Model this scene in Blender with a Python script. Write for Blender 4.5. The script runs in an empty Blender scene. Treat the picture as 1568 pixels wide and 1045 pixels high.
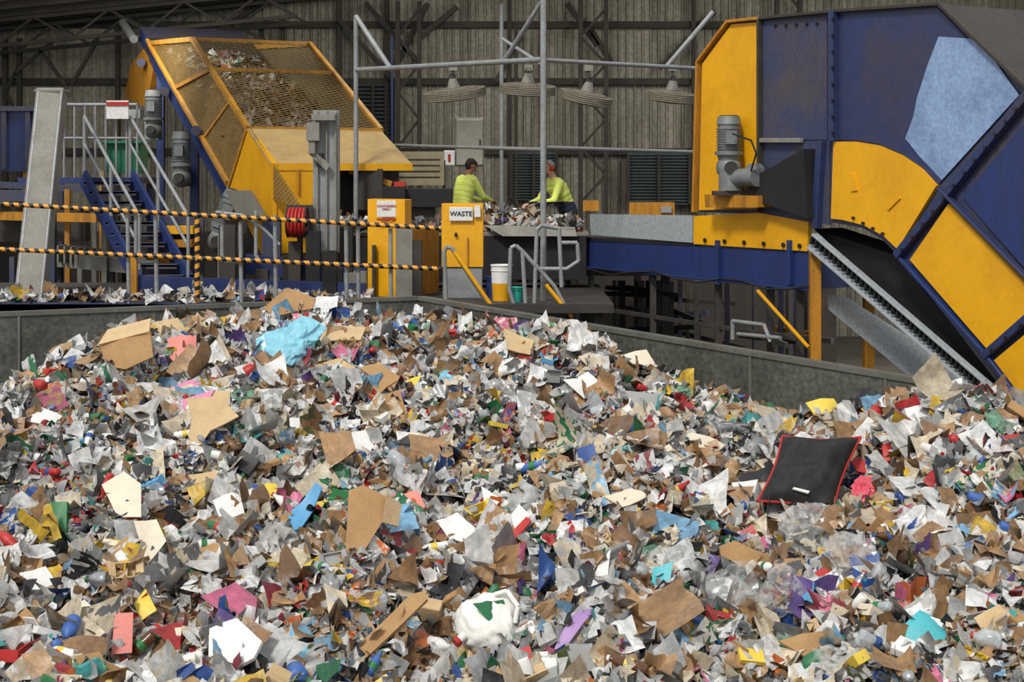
import bpy, bmesh, math, random
import numpy as np
from mathutils import Vector, Matrix, Euler, noise
random.seed(7); rng=np.random.default_rng(11)
H=4.5; F=2195.0; CX=784.0; HV=268.0
def P(u,v,d): return Vector(((u-CX)*d/F, d, H+(HV-v)*d/F))
def lin(c):
    r=[]
    for k in c[:3]:
        k=k/255.0
        r.append(k/12.92 if k<=.04045 else ((k+.055)/1.055)**2.4)
    return (r[0],r[1],r[2],1.0)
class VPlane:
    def __init__(s,a,b):
        s.a=Vector(a); s.t=(Vector(b)-s.a); s.t.normalize()
        s.n=Vector((s.t.y,-s.t.x))
        if s.n.y>0: s.n=-s.n
        s.n3=Vector((s.n.x,s.n.y,0)); s.w=-s.n3
    def __call__(s,u,v,off=0.0):
        a=s.a+s.n*off; k=(u-CX)/F
        l=(k*a.y-a.x)/(s.t.x-k*s.t.y)
        y=a.y+s.t.y*l
        return P(u,v,y)
# ---------------- materials
MATS={}
def mat(name,rgb,rough=.6,metal=0.,dirt=.35,dcol=(60,50,40),scale=2.5,bump=.0,streak=False,spec=None,fine=.12):
    if name in MATS: return MATS[name]
    m=bpy.data.materials.new(name); m.use_nodes=True; nt=m.node_tree; N=nt.nodes; L=nt.links
    b=N['Principled BSDF']; b.inputs['Roughness'].default_value=rough; b.inputs['Metallic'].default_value=metal
    if spec is not None: b.inputs['Specular IOR Level'].default_value=spec
    tc=N.new('ShaderNodeTexCoord'); mp=N.new('ShaderNodeMapping'); L.new(tc.outputs['Object'],mp.inputs[0])
    if streak: mp.inputs['Scale'].default_value=(3,3,.35)
    n1=N.new('ShaderNodeTexNoise'); n1.inputs['Scale'].default_value=scale; n1.inputs['Detail'].default_value=7; n1.inputs['Roughness'].default_value=.65
    L.new(mp.outputs[0],n1.inputs['Vector'])
    r=N.new('ShaderNodeValToRGB'); r.color_ramp.elements[0].position=.42; r.color_ramp.elements[1].position=.72
    L.new(n1.outputs['Fac'],r.inputs['Fac'])
    mu=N.new('ShaderNodeMath'); mu.operation='MULTIPLY'; mu.inputs[1].default_value=dirt; L.new(r.outputs['Color'],mu.inputs[0])
    mx=N.new('ShaderNodeMixRGB'); mx.inputs['Color1'].default_value=lin(rgb); mx.inputs['Color2'].default_value=lin(dcol); L.new(mu.outputs[0],mx.inputs['Fac'])
    n2=N.new('ShaderNodeTexNoise'); n2.inputs['Scale'].default_value=scale*14; n2.inputs['Detail'].default_value=3; L.new(tc.outputs['Object'],n2.inputs['Vector'])
    mr=N.new('ShaderNodeMapRange'); mr.inputs['From Min'].default_value=.3; mr.inputs['From Max'].default_value=.7; mr.inputs['To Min'].default_value=1-fine*1.6; mr.inputs['To Max'].default_value=1+fine*.6
    L.new(n2.outputs['Fac'],mr.inputs['Value'])
    m2=N.new('ShaderNodeMixRGB'); m2.blend_type='MULTIPLY'; m2.inputs['Fac'].default_value=1; L.new(mx.outputs[0],m2.inputs['Color1']); L.new(mr.outputs[0],m2.inputs['Color2'])
    L.new(m2.outputs[0],b.inputs['Base Color'])
    if bump>0:
        bp=N.new('ShaderNodeBump'); bp.inputs['Strength'].default_value=bump; bp.inputs['Distance'].default_value=.02; L.new(n2.outputs['Fac'],bp.inputs['Height']); L.new(bp.outputs[0],b.inputs['Normal'])
    MATS[name]=m; return m
YEL=mat('yellow_paint',(232,168,10),.45,dirt=.4,dcol=(170,114,28),scale=1.1,fine=.04)
YELD=mat('dirty_yellow_paint',(190,130,28),.6,dirt=.7,dcol=(95,65,30),streak=True)
YELF=mat('yellow_frame',(184,130,36),.6,dirt=.6,dcol=(95,68,35))
BLU=mat('blue_paint',(34,54,108),.45,dirt=.55,dcol=(40,40,50),streak=True)
BLUN=mat('navy_panel_paint',(40,54,96),.45,dirt=.85,dcol=(66,58,56),scale=.8,fine=.1)
BLUD=mat('dusty_blue_paint',(54,62,92),.55,dirt=.9,dcol=(84,74,68),scale=1.2)
BLUL=mat('worn_light_blue',(140,166,202),.4,dirt=.8,dcol=(84,108,152),scale=1.6,fine=.14)
GAL=mat('galvanised_steel',(150,154,154),.5,.15,dirt=.5,dcol=(98,98,94),scale=4,fine=.2)
GALS=mat('speckled_galvanised',(178,186,190),.45,.1,dirt=.6,dcol=(112,122,130),scale=22,fine=.3)
GALD=mat('dusty_galvanised',(136,134,124),.65,.05,dirt=.5,dcol=(85,80,70),scale=3)
BLK=mat('black_rubber',(22,22,23),.75,dirt=.3,dcol=(55,50,45))
DRK=mat('dark_steel',(50,47,44),.7,dirt=.5,dcol=(80,68,54))
TAN=mat('dusty_tan_plate',(178,150,96),.8,dirt=.5,dcol=(130,104,66))
MOT=mat('motor_grey',(124,130,128),.5,.1,dirt=.5,dcol=(75,72,66),scale=6)
WHT=mat('white_sign',(225,225,220),.5,dirt=.12)
RED=mat('red_paint',(180,38,30),.5,dirt=.25)
GRN=mat('green_plastic',(28,120,85),.5,dirt=.3)
TEAL=mat('teal_plastic',(40,165,150),.5,dirt=.1)
COLM=mat('column_steel',(52,48,42),.75,dirt=.5,dcol=(80,70,54))
BUNK=mat('bunker_steel',(92,94,86),.5,dirt=.85,dcol=(50,45,38),scale=1.3,bump=.15,fine=.3)
BUNT=mat('bunker_top_edge',(104,106,98),.5,.1,dirt=.6,dcol=(66,60,48))
CONC=mat('concrete_floor',(86,80,72),.85,dirt=.6,dcol=(46,42,38),scale=1.2,bump=.1)
INK=mat('black_ink',(20,20,20),.6,dirt=0)
ROOF=mat('roof_sheet',(104,102,92),.7,dirt=.5,dcol=(62,58,50))
# ---------------- builder
class B:
    def __init__(s,name): s.name=name; s.v=[]; s.f=[]; s.mi=[]; s.sm=[]; s.mats=[]
    def add(s,vs,fs,m,sm=False):
        if m not in s.mats: s.mats.append(m)
        k=s.mats.index(m); o=len(s.v); s.v.extend([tuple(q) for q in vs])
        for f in fs: s.f.append(tuple(i+o for i in f)); s.mi.append(k); s.sm.append(sm)
    def basisbox(s,c,X,Y,Z,m):
        c=Vector(c); vs=[c+X*a+Y*b+Z*d for a in(-1,1) for b in(-1,1) for d in(-1,1)]
        s.add(vs,[(0,1,3,2),(4,6,7,5),(0,4,5,1),(2,3,7,6),(0,2,6,4),(1,5,7,3)],m)
    def box(s,c,sz,m,rz=0,R=None):
        M=R if R is not None else Matrix.Rotation(rz,3,'Z')
        s.basisbox(c,M@Vector((sz[0]/2,0,0)),M@Vector((0,sz[1]/2,0)),M@Vector((0,0,sz[2]/2)),m)
    def beam(s,a,b,w,h,m,side=None):
        a=Vector(a);b=Vector(b);d=b-a;L=d.length
        if L<1e-6: return
        d.normalize(); up=Vector((0,0,1)) if abs(d.z)<.95 else Vector((0,1,0))
        if side is not None: X=Vector(side).normalized()
        else: X=d.cross(up).normalized()
        Z=X.cross(d).normalized()
        s.basisbox((a+b)/2,X*w/2,d*L/2,Z*h/2,m)
    def cyl(s,a,b,r,m,r2=None,n=12,caps=True):
        a=Vector(a);b=Vector(b);d=(b-a)
        if d.length<1e-6: return
        d.normalize(); r2=r if r2 is None else r2
        X=d.orthogonal().normalized();Y=d.cross(X)
        vs=[];
        for c,rr in((a,r),(b,r2)):
            for i in range(n):
                t=2*math.pi*i/n; vs.append(c+X*math.cos(t)*rr+Y*math.sin(t)*rr)
        s.add(vs,[(i,(i+1)%n,n+(i+1)%n,n+i) for i in range(n)],m,n>6)
        if caps: s.add(vs,[tuple(range(n))[::-1],tuple(range(n,2*n))],m)
    def tube(s,pts,r,m,n=8,closed=False):
        pts=[Vector(p) for p in pts]
        K=len(pts)
        for i in range(K if closed else K-1):
            s.cyl(pts[i],pts[(i+1)%K],r,m,n=n,caps=not closed)
    def ring(s,c,ax,R,r,m,n=20,k=6):
        c=Vector(c);ax=Vector(ax).normalized();X=ax.orthogonal().normalized();Y=ax.cross(X);vs=[];fs=[]
        for i in range(n):
            t=2*math.pi*i/n; o=X*math.cos(t)+Y*math.sin(t)
            for j in range(k):
                q=2*math.pi*j/k; vs.append(c+o*(R+r*math.cos(q))+ax*r*math.sin(q))
        for i in range(n):
            for j in range(k):
                fs.append((i*k+j,((i+1)%n)*k+j,((i+1)%n)*k+(j+1)%k,i*k+(j+1)%k))
        s.add(vs,fs,m,True)
    def prism(s,pts,off,m,mside=None):
        pts=[Vector(p) for p in pts];off=Vector(off);n=len(pts)
        vs=pts+[p+off for p in pts]
        s.add(vs,[tuple(range(n)),tuple(range(n,2*n))[::-1]],m)
        s.add(vs,[(i,i+n,(i+1)%n+n,(i+1)%n) for i in range(n)],mside or m)
    def lathe(s,c,ax,prof,m,n=14):
        c=Vector(c);ax=Vector(ax).normalized();X=ax.orthogonal().normalized();Y=ax.cross(X);vs=[];fs=[]
        for (l,r) in prof:
            for i in range(n):
                t=2*math.pi*i/n;vs.append(c+ax*l+X*math.cos(t)*r+Y*math.sin(t)*r)
        for j in range(len(prof)-1):
            for i in range(n): fs.append((j*n+i,j*n+(i+1)%n,(j+1)*n+(i+1)%n,(j+1)*n+i))
        s.add(vs,fs,m,True)
    def ell(s,c,r,m,R=None,n=12,k=8):
        c=Vector(c);R=R or Matrix.Identity(3);vs=[];fs=[]
        for j in range(k+1):
            ph=math.pi*j/k
            for i in range(n):
                t=2*math.pi*i/n
                vs.append(c+R@Vector((r[0]*math.sin(ph)*math.cos(t),r[1]*math.sin(ph)*math.sin(t),r[2]*math.cos(ph))))
        for j in range(k):
            for i in range(n): fs.append((j*n+i,j*n+(i+1)%n,(j+1)*n+(i+1)%n,(j+1)*n+i))
        s.add(vs,fs,m,True)
    def build(s,bevel=0):
        V=np.array(s.v); c=(V.min(0)+V.max(0))/2
        me=bpy.data.meshes.new(s.name+'_mesh'); me.from_pydata((V-c).tolist(),[],s.f)
        for m in s.mats: me.materials.append(m)
        me.polygons.foreach_set('material_index',s.mi); me.polygons.foreach_set('use_smooth',s.sm)
        bm=bmesh.new();bm.from_mesh(me);bmesh.ops.recalc_face_normals(bm,faces=bm.faces);bm.to_mesh(me);bm.free()
        o=bpy.data.objects.new(s.name,me);o.location=c;bpy.context.scene.collection.objects.link(o)
        if bevel:
            md=o.modifiers.new('bevel','BEVEL');md.width=bevel;md.segments=1;md.limit_method='ANGLE';md.angle_limit=math.radians(50)
        return o
def text(s,loc,size,m,parent,rot):
    cu=bpy.data.curves.new('lettering','FONT');cu.body=s;cu.size=size;cu.align_x='CENTER';cu.align_y='CENTER';cu.extrude=.001;cu.offset=size*.02
    o=bpy.data.objects.new('lettering',cu);bpy.context.scene.collection.objects.link(o)
    o.data.materials.append(m);o.parent=parent;o.matrix_parent_inverse=Matrix.Identity(4)
    o.location=Vector(loc)-parent.location;o.rotation_euler=rot
    return o
def gearmotor(b,c,ax,L,r,body=MOT,side=Vector((0,-1,0))):
    c=Vector(c);ax=Vector(ax).normalized()
    b.cyl(c,c+ax*L*.6,r,body,n=20)
    for i in range(9):
        q=c+ax*L*(.05+.055*i); b.cyl(q,q+ax*L*.02,r*1.14,body,n=20)
    b.cyl(c+ax*L*.6,c+ax*L*.78,r*1.12,body,r2=r*.95,n=20)
    b.cyl(c+ax*L*.78,c+ax*L*.8,r*.8,DRK,n=16)
    b.cyl(c-ax*L*.08,c,r*1.25,body,n=20)
    b.cyl(c-ax*L*.3,c-ax*L*.08,r*.8,body,r2=r*1.05,n=16)
    b.ell(c-ax*L*.36,(r*1.15,r*1.15,r*1.15),body)
    b.basisbox(c+ax*L*.3+side*r*1.25,ax.cross(side).normalized()*r*.5,ax*r*.6,side*r*.35,body)
    b.cyl(c-ax*L*.36,c-ax*L*.36+side*r*1.6,r*.55,DRK,n=14)
# ---------------- waste piece generator
pal=[((226,226,223),27),((196,195,190),16),((152,154,153),10),((180,142,98),9),((146,112,76),7),((214,200,172),12),((104,104,104),7),((36,36,38),8),
((182,44,42),2.4),((42,82,150),2.4),((128,176,208),2.4),((44,116,74),1.9),((222,184,56),2.4),((214,112,146),1.2),((104,78,142),1.0),((70,160,158),1.1),((208,112,56),1.1),((140,46,58),.8),((98,108,62),.8)]
pc=np.array([lin(p[0])[:3] for p in pal]);pw=np.array([p[1] for p in pal],float);pw/=pw.sum()
pbig=np.array([26,13,7,20,12,14,3,3,1,1.2,1.2,.8,1.2,.8,.4,.6,.4,.3,.2]);pbig/=pbig.sum()
def waste_material():
    m=bpy.data.materials.new('mixed_paper_waste');m.use_nodes=True;nt=m.node_tree;N=nt.nodes;L=nt.links;b=N['Principled BSDF']
    def at(n):
        a=N.new('ShaderNodeAttribute');a.attribute_name=n;return a
    c1=at('col_a');c2=at('col_b');p=at('puv')
    n1=N.new('ShaderNodeTexNoise');n1.inputs['Scale'].default_value=15;n1.inputs['Detail'].default_value=2;L.new(p.outputs['Vector'],n1.inputs['Vector'])
    th=N.new('ShaderNodeMath');th.operation='GREATER_THAN';th.inputs[1].default_value=.53;L.new(n1.outputs['Fac'],th.inputs[0])
    mx=N.new('ShaderNodeMixRGB');L.new(th.outputs[0],mx.inputs['Fac']);L.new(c1.outputs['Color'],mx.inputs['Color1']);L.new(c2.outputs['Color'],mx.inputs['Color2'])
    sp=N.new('ShaderNodeSeparateXYZ');L.new(p.outputs['Vector'],sp.inputs[0])
    sn=N.new('ShaderNodeMath');sn.operation='MULTIPLY';sn.inputs[1].default_value=950;L.new(sp.outputs['Y'],sn.inputs[0])
    s2=N.new('ShaderNodeMath');s2.operation='SINE';L.new(sn.outputs[0],s2.inputs[0])
    n2=N.new('ShaderNodeTexNoise');n2.inputs['Scale'].default_value=190;n2.inputs['Detail'].default_value=0;L.new(p.outputs['Vector'],n2.inputs['Vector'])
    ad=N.new('ShaderNodeMath');ad.operation='MULTIPLY_ADD';L.new(n2.outputs['Fac'],ad.inputs[0]);ad.inputs[1].default_value=2.5;L.new(s2.outputs[0],ad.inputs[2])
    t2=N.new('ShaderNodeMath');t2.operation='GREATER_THAN';t2.inputs[1].default_value=1.55;L.new(ad.outputs[0],t2.inputs[0])
    n3=N.new('ShaderNodeTexNoise');n3.inputs['Scale'].default_value=9;n3.inputs['Detail'].default_value=0
    vm=N.new('ShaderNodeVectorMath');vm.operation='ADD';vm.inputs[1].default_value=(3,7,31);L.new(p.outputs['Vector'],vm.inputs[0]);L.new(vm.outputs[0],n3.inputs['Vector'])
    t3=N.new('ShaderNodeMath');t3.operation='GREATER_THAN';t3.inputs[1].default_value=.5;L.new(n3.outputs['Fac'],t3.inputs[0])
    ml=N.new('ShaderNodeMath');ml.operation='MULTIPLY';L.new(t2.outputs[0],ml.inputs[0]);L.new(t3.outputs[0],ml.inputs[1])
    m5=N.new('ShaderNodeMath');m5.operation='MULTIPLY';m5.inputs[1].default_value=.5;L.new(ml.outputs[0],m5.inputs[0])
    mk=N.new('ShaderNodeMixRGB');mk.inputs['Color2'].default_value=(.05,.05,.06,1);L.new(m5.outputs[0],mk.inputs['Fac']);L.new(mx.outputs[0],mk.inputs['Color1'])
    n4=N.new('ShaderNodeTexNoise');n4.inputs['Scale'].default_value=25;n4.inputs['Detail'].default_value=4;L.new(p.outputs['Vector'],n4.inputs['Vector'])
    mr=N.new('ShaderNodeMapRange');mr.inputs['From Min'].default_value=.3;mr.inputs['From Max'].default_value=.7;mr.inputs['To Min'].default_value=.7;mr.inputs['To Max'].default_value=1.04;L.new(n4.outputs['Fac'],mr.inputs['Value'])
    mm=N.new('ShaderNodeMixRGB');mm.blend_type='MULTIPLY';mm.inputs['Fac'].default_value=1;L.new(mk.outputs[0],mm.inputs['Color1']);L.new(mr.outputs[0],mm.inputs['Color2'])
    L.new(mm.outputs[0],b.inputs['Base Color']);b.inputs['Roughness'].default_value=.42
    bp=N.new('ShaderNodeBump');bp.inputs['Strength'].default_value=.45;bp.inputs['Distance'].default_value=.012;L.new(n4.outputs['Fac'],bp.inputs['Height']);L.new(bp.outputs[0],b.inputs['Normal'])
    return m
WASTE=waste_material()
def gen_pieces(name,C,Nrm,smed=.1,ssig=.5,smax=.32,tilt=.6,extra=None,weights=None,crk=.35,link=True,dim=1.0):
    n=len(C);weights=pw if weights is None else weights
    kind=rng.random(n)
    nr=Nrm+rng.normal(0,tilt,(n,3)); nr/=np.linalg.norm(nr,axis=1)[:,None]
    t=rng.normal(0,1,(n,3)); t-=nr*(t*nr).sum(1)[:,None]; t/=np.linalg.norm(t,axis=1)[:,None]
    bt=np.cross(nr,t)
    a=np.clip(np.exp(rng.normal(0,1,n)*ssig+np.log(smed)),.03,smax); b=a*rng.uniform(.35,1,n)
    G=5; gu,gv=np.meshgrid(np.linspace(-.5,.5,G),np.linspace(-.5,.5,G),indexing='ij');gu=gu.ravel();gv=gv.ravel()
    K=G*G
    k1=rng.normal(0,.9,n);k2=rng.normal(0,.5,n);fold=rng.random(n)<.35
    crump=np.where(kind<crk,rng.uniform(.08,.2,n),.022)
    su=gu[None]*a[:,None];sv=gv[None]*b[:,None]
    w1=rng.uniform(3,9,n)[:,None];w2=rng.uniform(-9,9,n)[:,None];w0=rng.uniform(0,6.28,n)[:,None];wa=rng.uniform(0,.12,n)[:,None]
    h=(k1[:,None]*gu[None]**2+k2[:,None]*gu[None]*gv[None])*a[:,None]
    fa=rng.uniform(.3,1.3,n);fo=rng.uniform(-.25,.25,n)[:,None];fs_=rng.uniform(-.7,.7,n)[:,None]
    h=np.where(fold[:,None],np.abs(gu[None]+fo+fs_*gv[None])*fa[:,None]*a[:,None],h)
    h=h+wa*a[:,None]*np.sin(w1*gu[None]+w2*gv[None]+w0)
    h+=rng.normal(0,1,(n,K))*crump[:,None]*b[:,None]
    su+=rng.normal(0,1,(n,K))*crump[:,None]*a[:,None]*.4; sv+=rng.normal(0,1,(n,K))*crump[:,None]*b[:,None]*.4
    V=C[:,None,:]+t[:,None,:]*su[...,None]+bt[:,None,:]*sv[...,None]+nr[:,None,:]*h[...,None]
    base=np.arange(n)*K
    q=[]
    for i in range(G-1):
        for j in range(G-1): q.append((i*G+j,(i+1)*G+j,(i+1)*G+j+1,i*G+j+1))
    Fq=(base[:,None,None]+np.array(q)[None]).reshape(-1,4)
    ci=rng.choice(len(pal),n,p=weights); cj=rng.choice(len(pal),n,p=pw)
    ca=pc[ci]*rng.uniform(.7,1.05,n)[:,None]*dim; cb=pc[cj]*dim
    same=(rng.random(n)<.5)|np.isin(ci,[3,4]); cb=np.where(same[:,None],ca*.92,cb)
    A=np.repeat(np.c_[ca,np.ones(n)],K,0);Bc=np.repeat(np.c_[cb,np.ones(n)],K,0)
    rid=rng.uniform(0,200,n)
    puv=np.stack([gu[None]*a[:,None],gv[None]*b[:,None],np.repeat(rid[:,None],K,1)],-1).reshape(-1,3)
    V=V.reshape(-1,3)
    smooth=np.repeat(rng.random(n)<.65,len(q))
    nb=int(n*.09); idx=rng.choice(n,nb,replace=False)
    cube=np.array([(x,y,z) for x in(-.5,.5) for y in(-.5,.5) for z in(-.5,.5)])
    cf=np.array([(0,1,3,2),(4,6,7,5),(0,4,5,1),(2,3,7,6),(0,2,6,4),(1,5,7,3)])
    L1=a[idx]*.9;L2=b[idx]*.9;L3=L2*rng.uniform(.1,.7,nb)
    cub=cube[None]*(1+0*L1[:,None,None])+rng.normal(0,.07,(nb,8,3))
    VB=C[idx][:,None]+t[idx][:,None]*(cub[...,0]*L1[:,None])[...,None]+bt[idx][:,None]*(cub[...,1]*L2[:,None])[...,None]+nr[idx][:,None]*(cub[...,2]*L3[:,None])[...,None]
    FB=(len(V)+np.arange(nb)[:,None,None]*8+cf[None]).reshape(-1,4)
    AB=np.repeat(np.c_[ca[idx],np.ones(nb)],8,0);BB=np.repeat(np.c_[cb[idx],np.ones(nb)],8,0)
    pB=np.stack([cub[...,0]*L1[:,None],cub[...,1]*L2[:,None]+cub[...,2]*L3[:,None],np.repeat(rid[idx][:,None],8,1)],-1).reshape(-1,3)
    AV=np.vstack([V,VB.reshape(-1,3)]);AF=np.vstack([Fq,FB])
    A=np.vstack([A,AB]);Bc=np.vstack([Bc,BB]);puv=np.vstack([puv,pB])
    sm=np.concatenate([smooth,np.zeros(len(FB),bool)])
    if not link: return AV,AF,A,Bc,puv
    for ex in (extra or []):
        eV,eF,eA,eB,eP=ex
        AF=np.vstack([AF,eF+len(AV)]);AV=np.vstack([AV,eV]);A=np.vstack([A,eA]);Bc=np.vstack([Bc,eB]);puv=np.vstack([puv,eP]);sm=np.concatenate([sm,np.ones(len(eF),bool)])
    c=(AV.min(0)+AV.max(0))/2
    me=bpy.data.meshes.new(name+'_mesh');nv=len(AV);nf=len(AF)
    me.vertices.add(nv);me.vertices.foreach_set('co',(AV-c).astype(np.float32).ravel())
    me.loops.add(nf*4);me.loops.foreach_set('vertex_index',AF.astype(np.int32).ravel())
    me.polygons.add(nf);me.polygons.foreach_set('loop_start',np.arange(0,nf*4,4,dtype=np.int32))
    me.polygons.foreach_set('use_smooth',sm);me.update(calc_edges=True)
    for nm,ar in(('col_a',A),('col_b',Bc)):
        at=me.attributes.new(nm,'FLOAT_COLOR','POINT');at.data.foreach_set('color',ar.astype(np.float32).ravel())
    at=me.attributes.new('puv','FLOAT_VECTOR','POINT');at.data.foreach_set('vector',puv.astype(np.float32).ravel())
    me.materials.append(WASTE)
    o=bpy.data.objects.new(name,me);o.location=c;bpy.context.scene.collection.objects.link(o);return o
# ---------------- pile height field
ctrl=[(-160,640,14.5),(0,622,15.0),(50,584,15.2),(100,548,15.6),(150,520,16.0),(250,500,16.4),(330,490,16.8),(400,484,17),(450,470,17.2),(560,482,17.3),(650,488,17.2),(700,494,17.0),(780,509,16.7),(830,494,16.5),(900,504,16.1),(945,552,15.6),(1000,570,15.1),(1050,600,14.8),(1160,630,14.0),(1250,627,13.4),(1310,620,13.0),(1380,604,12.6),(1420,592,12.3),(1470,610,12.1),(1568,620,11.9),(1750,644,11.0)]
cx=np.array([(u-CX)*d/F for u,v,d in ctrl]);cy=np.array([d for u,v,d in ctrl]);cz=np.array([H+(HV-v)*d/F-.05 for u,v,d in ctrl])
ph=[(rng.uniform(1.5,11),rng.uniform(0,6.28),rng.uniform(0,6.28)) for _ in range(20)]
def hz(x,y):
    x=np.asarray(x,float);y=np.asarray(y,float)
    yc=np.interp(x,cx,cy);zc=np.interp(x,cx,cz);t=yc-y
    zb=H-3.05
    k=np.clip(t/(yc-8.5),0,None)
    z=np.where(t>0,zc+(zb-zc)*k**1.05,zc+.55*t)
    z=np.where(y<7.6,z-(7.6-y)*.6,z)
    w=np.clip(t/1.5,0,1)
    nz=0
    for i,(f,p1,a) in enumerate(ph):
        nz=nz+math.copysign(1,math.sin(i*3+1))*np.sin(f*(x*math.cos(a)+y*math.sin(a))+p1)*.13/(f**.7)
    return np.maximum(z+nz*(.22+.78*w),0.02)
def surf(u,v):
    ds=np.arange(7.0,18,.02);k=(u-CX)/F
    zr=H+(HV-v)*ds/F;zz=hz(k*ds,ds)
    i=np.argmax(zr<=zz)
    if not (zr<=zz).any(): i=int(np.argmin(zr-zz))
    return P(u,v,ds[i])
CN=np.array((-1.246,19.0));WR=np.array((4.64,13.0));WL=np.array((-6.0,16.8))
def wall_y(x):
    x=np.asarray(x,float)
    return np.where(x<CN[0],CN[1]+(x-CN[0])*(CN[1]-WL[1])/(CN[0]-WL[0]),CN[1]+(x-CN[0])*(WR[1]-CN[1])/(WR[0]-CN[0]))
CLEAR=[]
# ---------------- larger litter
def on_tilt(u0,v0,tilt,yaw=0,lift=.06):
    p0=surf(u0,v0);t=math.radians(tilt);y=math.radians(yaw)
    n=Vector((math.sin(t)*math.sin(y),-math.sin(t)*math.cos(y),math.cos(t)));p0=p0+n*lift
    def f(u,v):
        dr=Vector(((u-CX)/F,1,(HV-v)/F));o=Vector((0,0,H))
        l=(p0-o).dot(n)/dr.dot(n);return o+dr*l
    return f,n
KR=mat('kraft_cardboard',(172,136,92),.85,dirt=.5,dcol=(134,100,66),scale=5,bump=.3,fine=.06)
KRL=mat('light_cardboard',(202,176,134),.85,dirt=.4,dcol=(158,128,90),scale=6,bump=.3,fine=.06)
WP=mat('white_card',(228,228,225),.6,dirt=.4,dcol=(170,168,160),scale=7,fine=.05)
def cm(n,c,**k): return mat(n,c,.5,dirt=.4,dcol=tuple(int(q*.7+30) for q in c),scale=9,fine=.08,**k)
PK=cm('pink_card',(216,130,170));PKR=cm('coral_card',(224,132,120));PUR=cm('lilac_card',(168,134,188));CYN=cm('cyan_card',(80,184,194));BLC=cm('blue_card',(50,82,145));SKY=cm('sky_blue_card',(90,160,204));GRC=cm('green_card',(40,118,66));YC=cm('yellow_card',(228,198,70));RC=cm('red_card',(190,46,42));BKC=mat('black_plastic',(30,30,32),.5,dirt=.2);GYC=cm('grey_card',(150,150,148));CRM=cm('cream_paper',(222,210,186))
cards=B('loose_cardboard_and_paper')
def card(poly,m,tilt=48,yaw=0,th=.012,fold=None,lift=.09):
    vm=max(p[1] for p in poly);um=sum(p[0] for p in poly)/len(poly)
    f,n=on_tilt(um,vm-3,tilt,yaw,lift)
    pts=[f(*p) for p in poly];c=sum(pts,Vector())/len(pts)
    bend=random.uniform(-.06,.06);rr=max((p-c).length for p in pts)
    ring=[];m_=len(pts)
    for i in range(m_):
        a=pts[i];b=pts[(i+1)%m_];ring+= [a,a.lerp(b,.5)]
    mid=[c.lerp(p,.5) for p in ring];allp=[c]+mid+ring
    ax=(pts[1]-pts[0]).normalized()
    sh=[p+n*(bend*((p-c).dot(ax)/rr)**2*8*rr+.03*rr*noise.noise(p*9)) for p in allp]
    K=len(ring);fs=[(0,1+i,1+(i+1)%K) for i in range(K)]+[(1+i,1+K+i,1+K+(i+1)%K,1+(i+1)%K) for i in range(K)]
    cards.add(sh,fs,m,True);lo=[p-n*th for p in sh];cards.add(lo,[tuple(reversed(q)) for q in fs],m,True)
    e=sh[1+K:]+lo[1+K:];cards.add(e,[(i,(i+1)%K,K+(i+1)%K,K+i) for i in range(K)],m)
    CLEAR.append((c,n,rr*.72))
    if fold:
        i,ang,l,m2=fold;a=pts[i];b=pts[(i+1)%len(pts)];e_=(b-a).normalized();o=e_.cross(n)
        if o.dot(c-a)>0:o=-o
        d=(o*math.cos(ang)+n*-math.sin(ang))*l
        cards.prism([a,b,b+d-e_*l*.15,a+d+e_*l*.15],-n*th,m2)
card([(150,528),(228,508),(232,545),(192,566),(160,560)],KR,65,-15,.02,(0,.6,.25,KRL))
card([(205,505),(272,480),(286,500),(225,515)],KRL,40,10,.02)
card([(285,612),(325,608),(330,598),(352,600),(350,622),(366,640),(322,660),(300,693),(288,668),(295,640)],KRL,52,8,.02)
card([(534,752),(556,742),(592,756),(585,800),(556,846),(530,842)],KR,58,12,.02,(2,.7,.16,KRL))
card([(538,998),(628,912),(652,905),(655,918),(560,1010),(545,1012)],KR,38,0,.03)
card([(320,962),(362,946),(400,980),(388,1008),(350,1030),(318,1005)],WP,42,-10,.03)
card([(1378,962),(1410,932),(1462,952),(1440,992),(1425,1002)],CYN,45,8,.03)
card([(1392,955),(1412,940),(1448,952),(1430,978)],WP,45,8,.012,lift=.14)
card([(836,1005),(888,925),(908,916),(915,926),(895,952),(846,1014)],PUR,42,0,.02)
card([(176,940),(204,938),(202,1000),(170,1003)],PKR,60,10,.02)
card([(606,582),(650,574),(688,586),(664,608),(632,600)],YC,35,0,.01)
card([(545,590),(590,558),(606,580),(575,608)],KR,45,-10,.02)
card([(570,612),(612,596),(622,630),(585,638)],KR,55,8,.02)
card([(883,688),(908,680),(920,722),(896,730)],BLC,60,10,.02)
card([(72,770),(102,768),(100,818),(72,820)],GRC,62,-8,.05)
card([(325,765),(366,750),(374,785),(338,800)],WP,55,0,.04)
card([(276,730),(330,722),(342,742),(290,756)],KRL,35,5)
card([(668,800),(700,786),(728,812),(722,846),(690,830)],WP,50,0)
card([(757,820),(795,774),(812,790),(772,846)],WP,52,0,.02)
card([(762,838),(806,790),(814,796),(770,850)],RC,52,0,.03,lift=.07)
card([(440,790),(485,748),(495,756),(462,812),(452,820)],SKY,45,0,.02)
card([(396,742),(428,738),(420,762),(400,768)],YC,40,0,.02)
card([(1100,838),(1125,828),(1164,850),(1155,870),(1105,868)],KR,60,10,.02)
card([(1228,888),(1262,868),(1290,884),(1266,900),(1235,902)],RC,35,0,.04)
card([(1015,665),(1060,662),(1112,672),(1102,686),(1050,684)],CRM,35,0,.02)
card([(25,612),(60,622),(112,640),(100,656),(40,644)],WP,45,0,.03)
card([(155,742),(190,722),(215,740),(216,792),(180,792)],CRM,52,-6)
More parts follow.
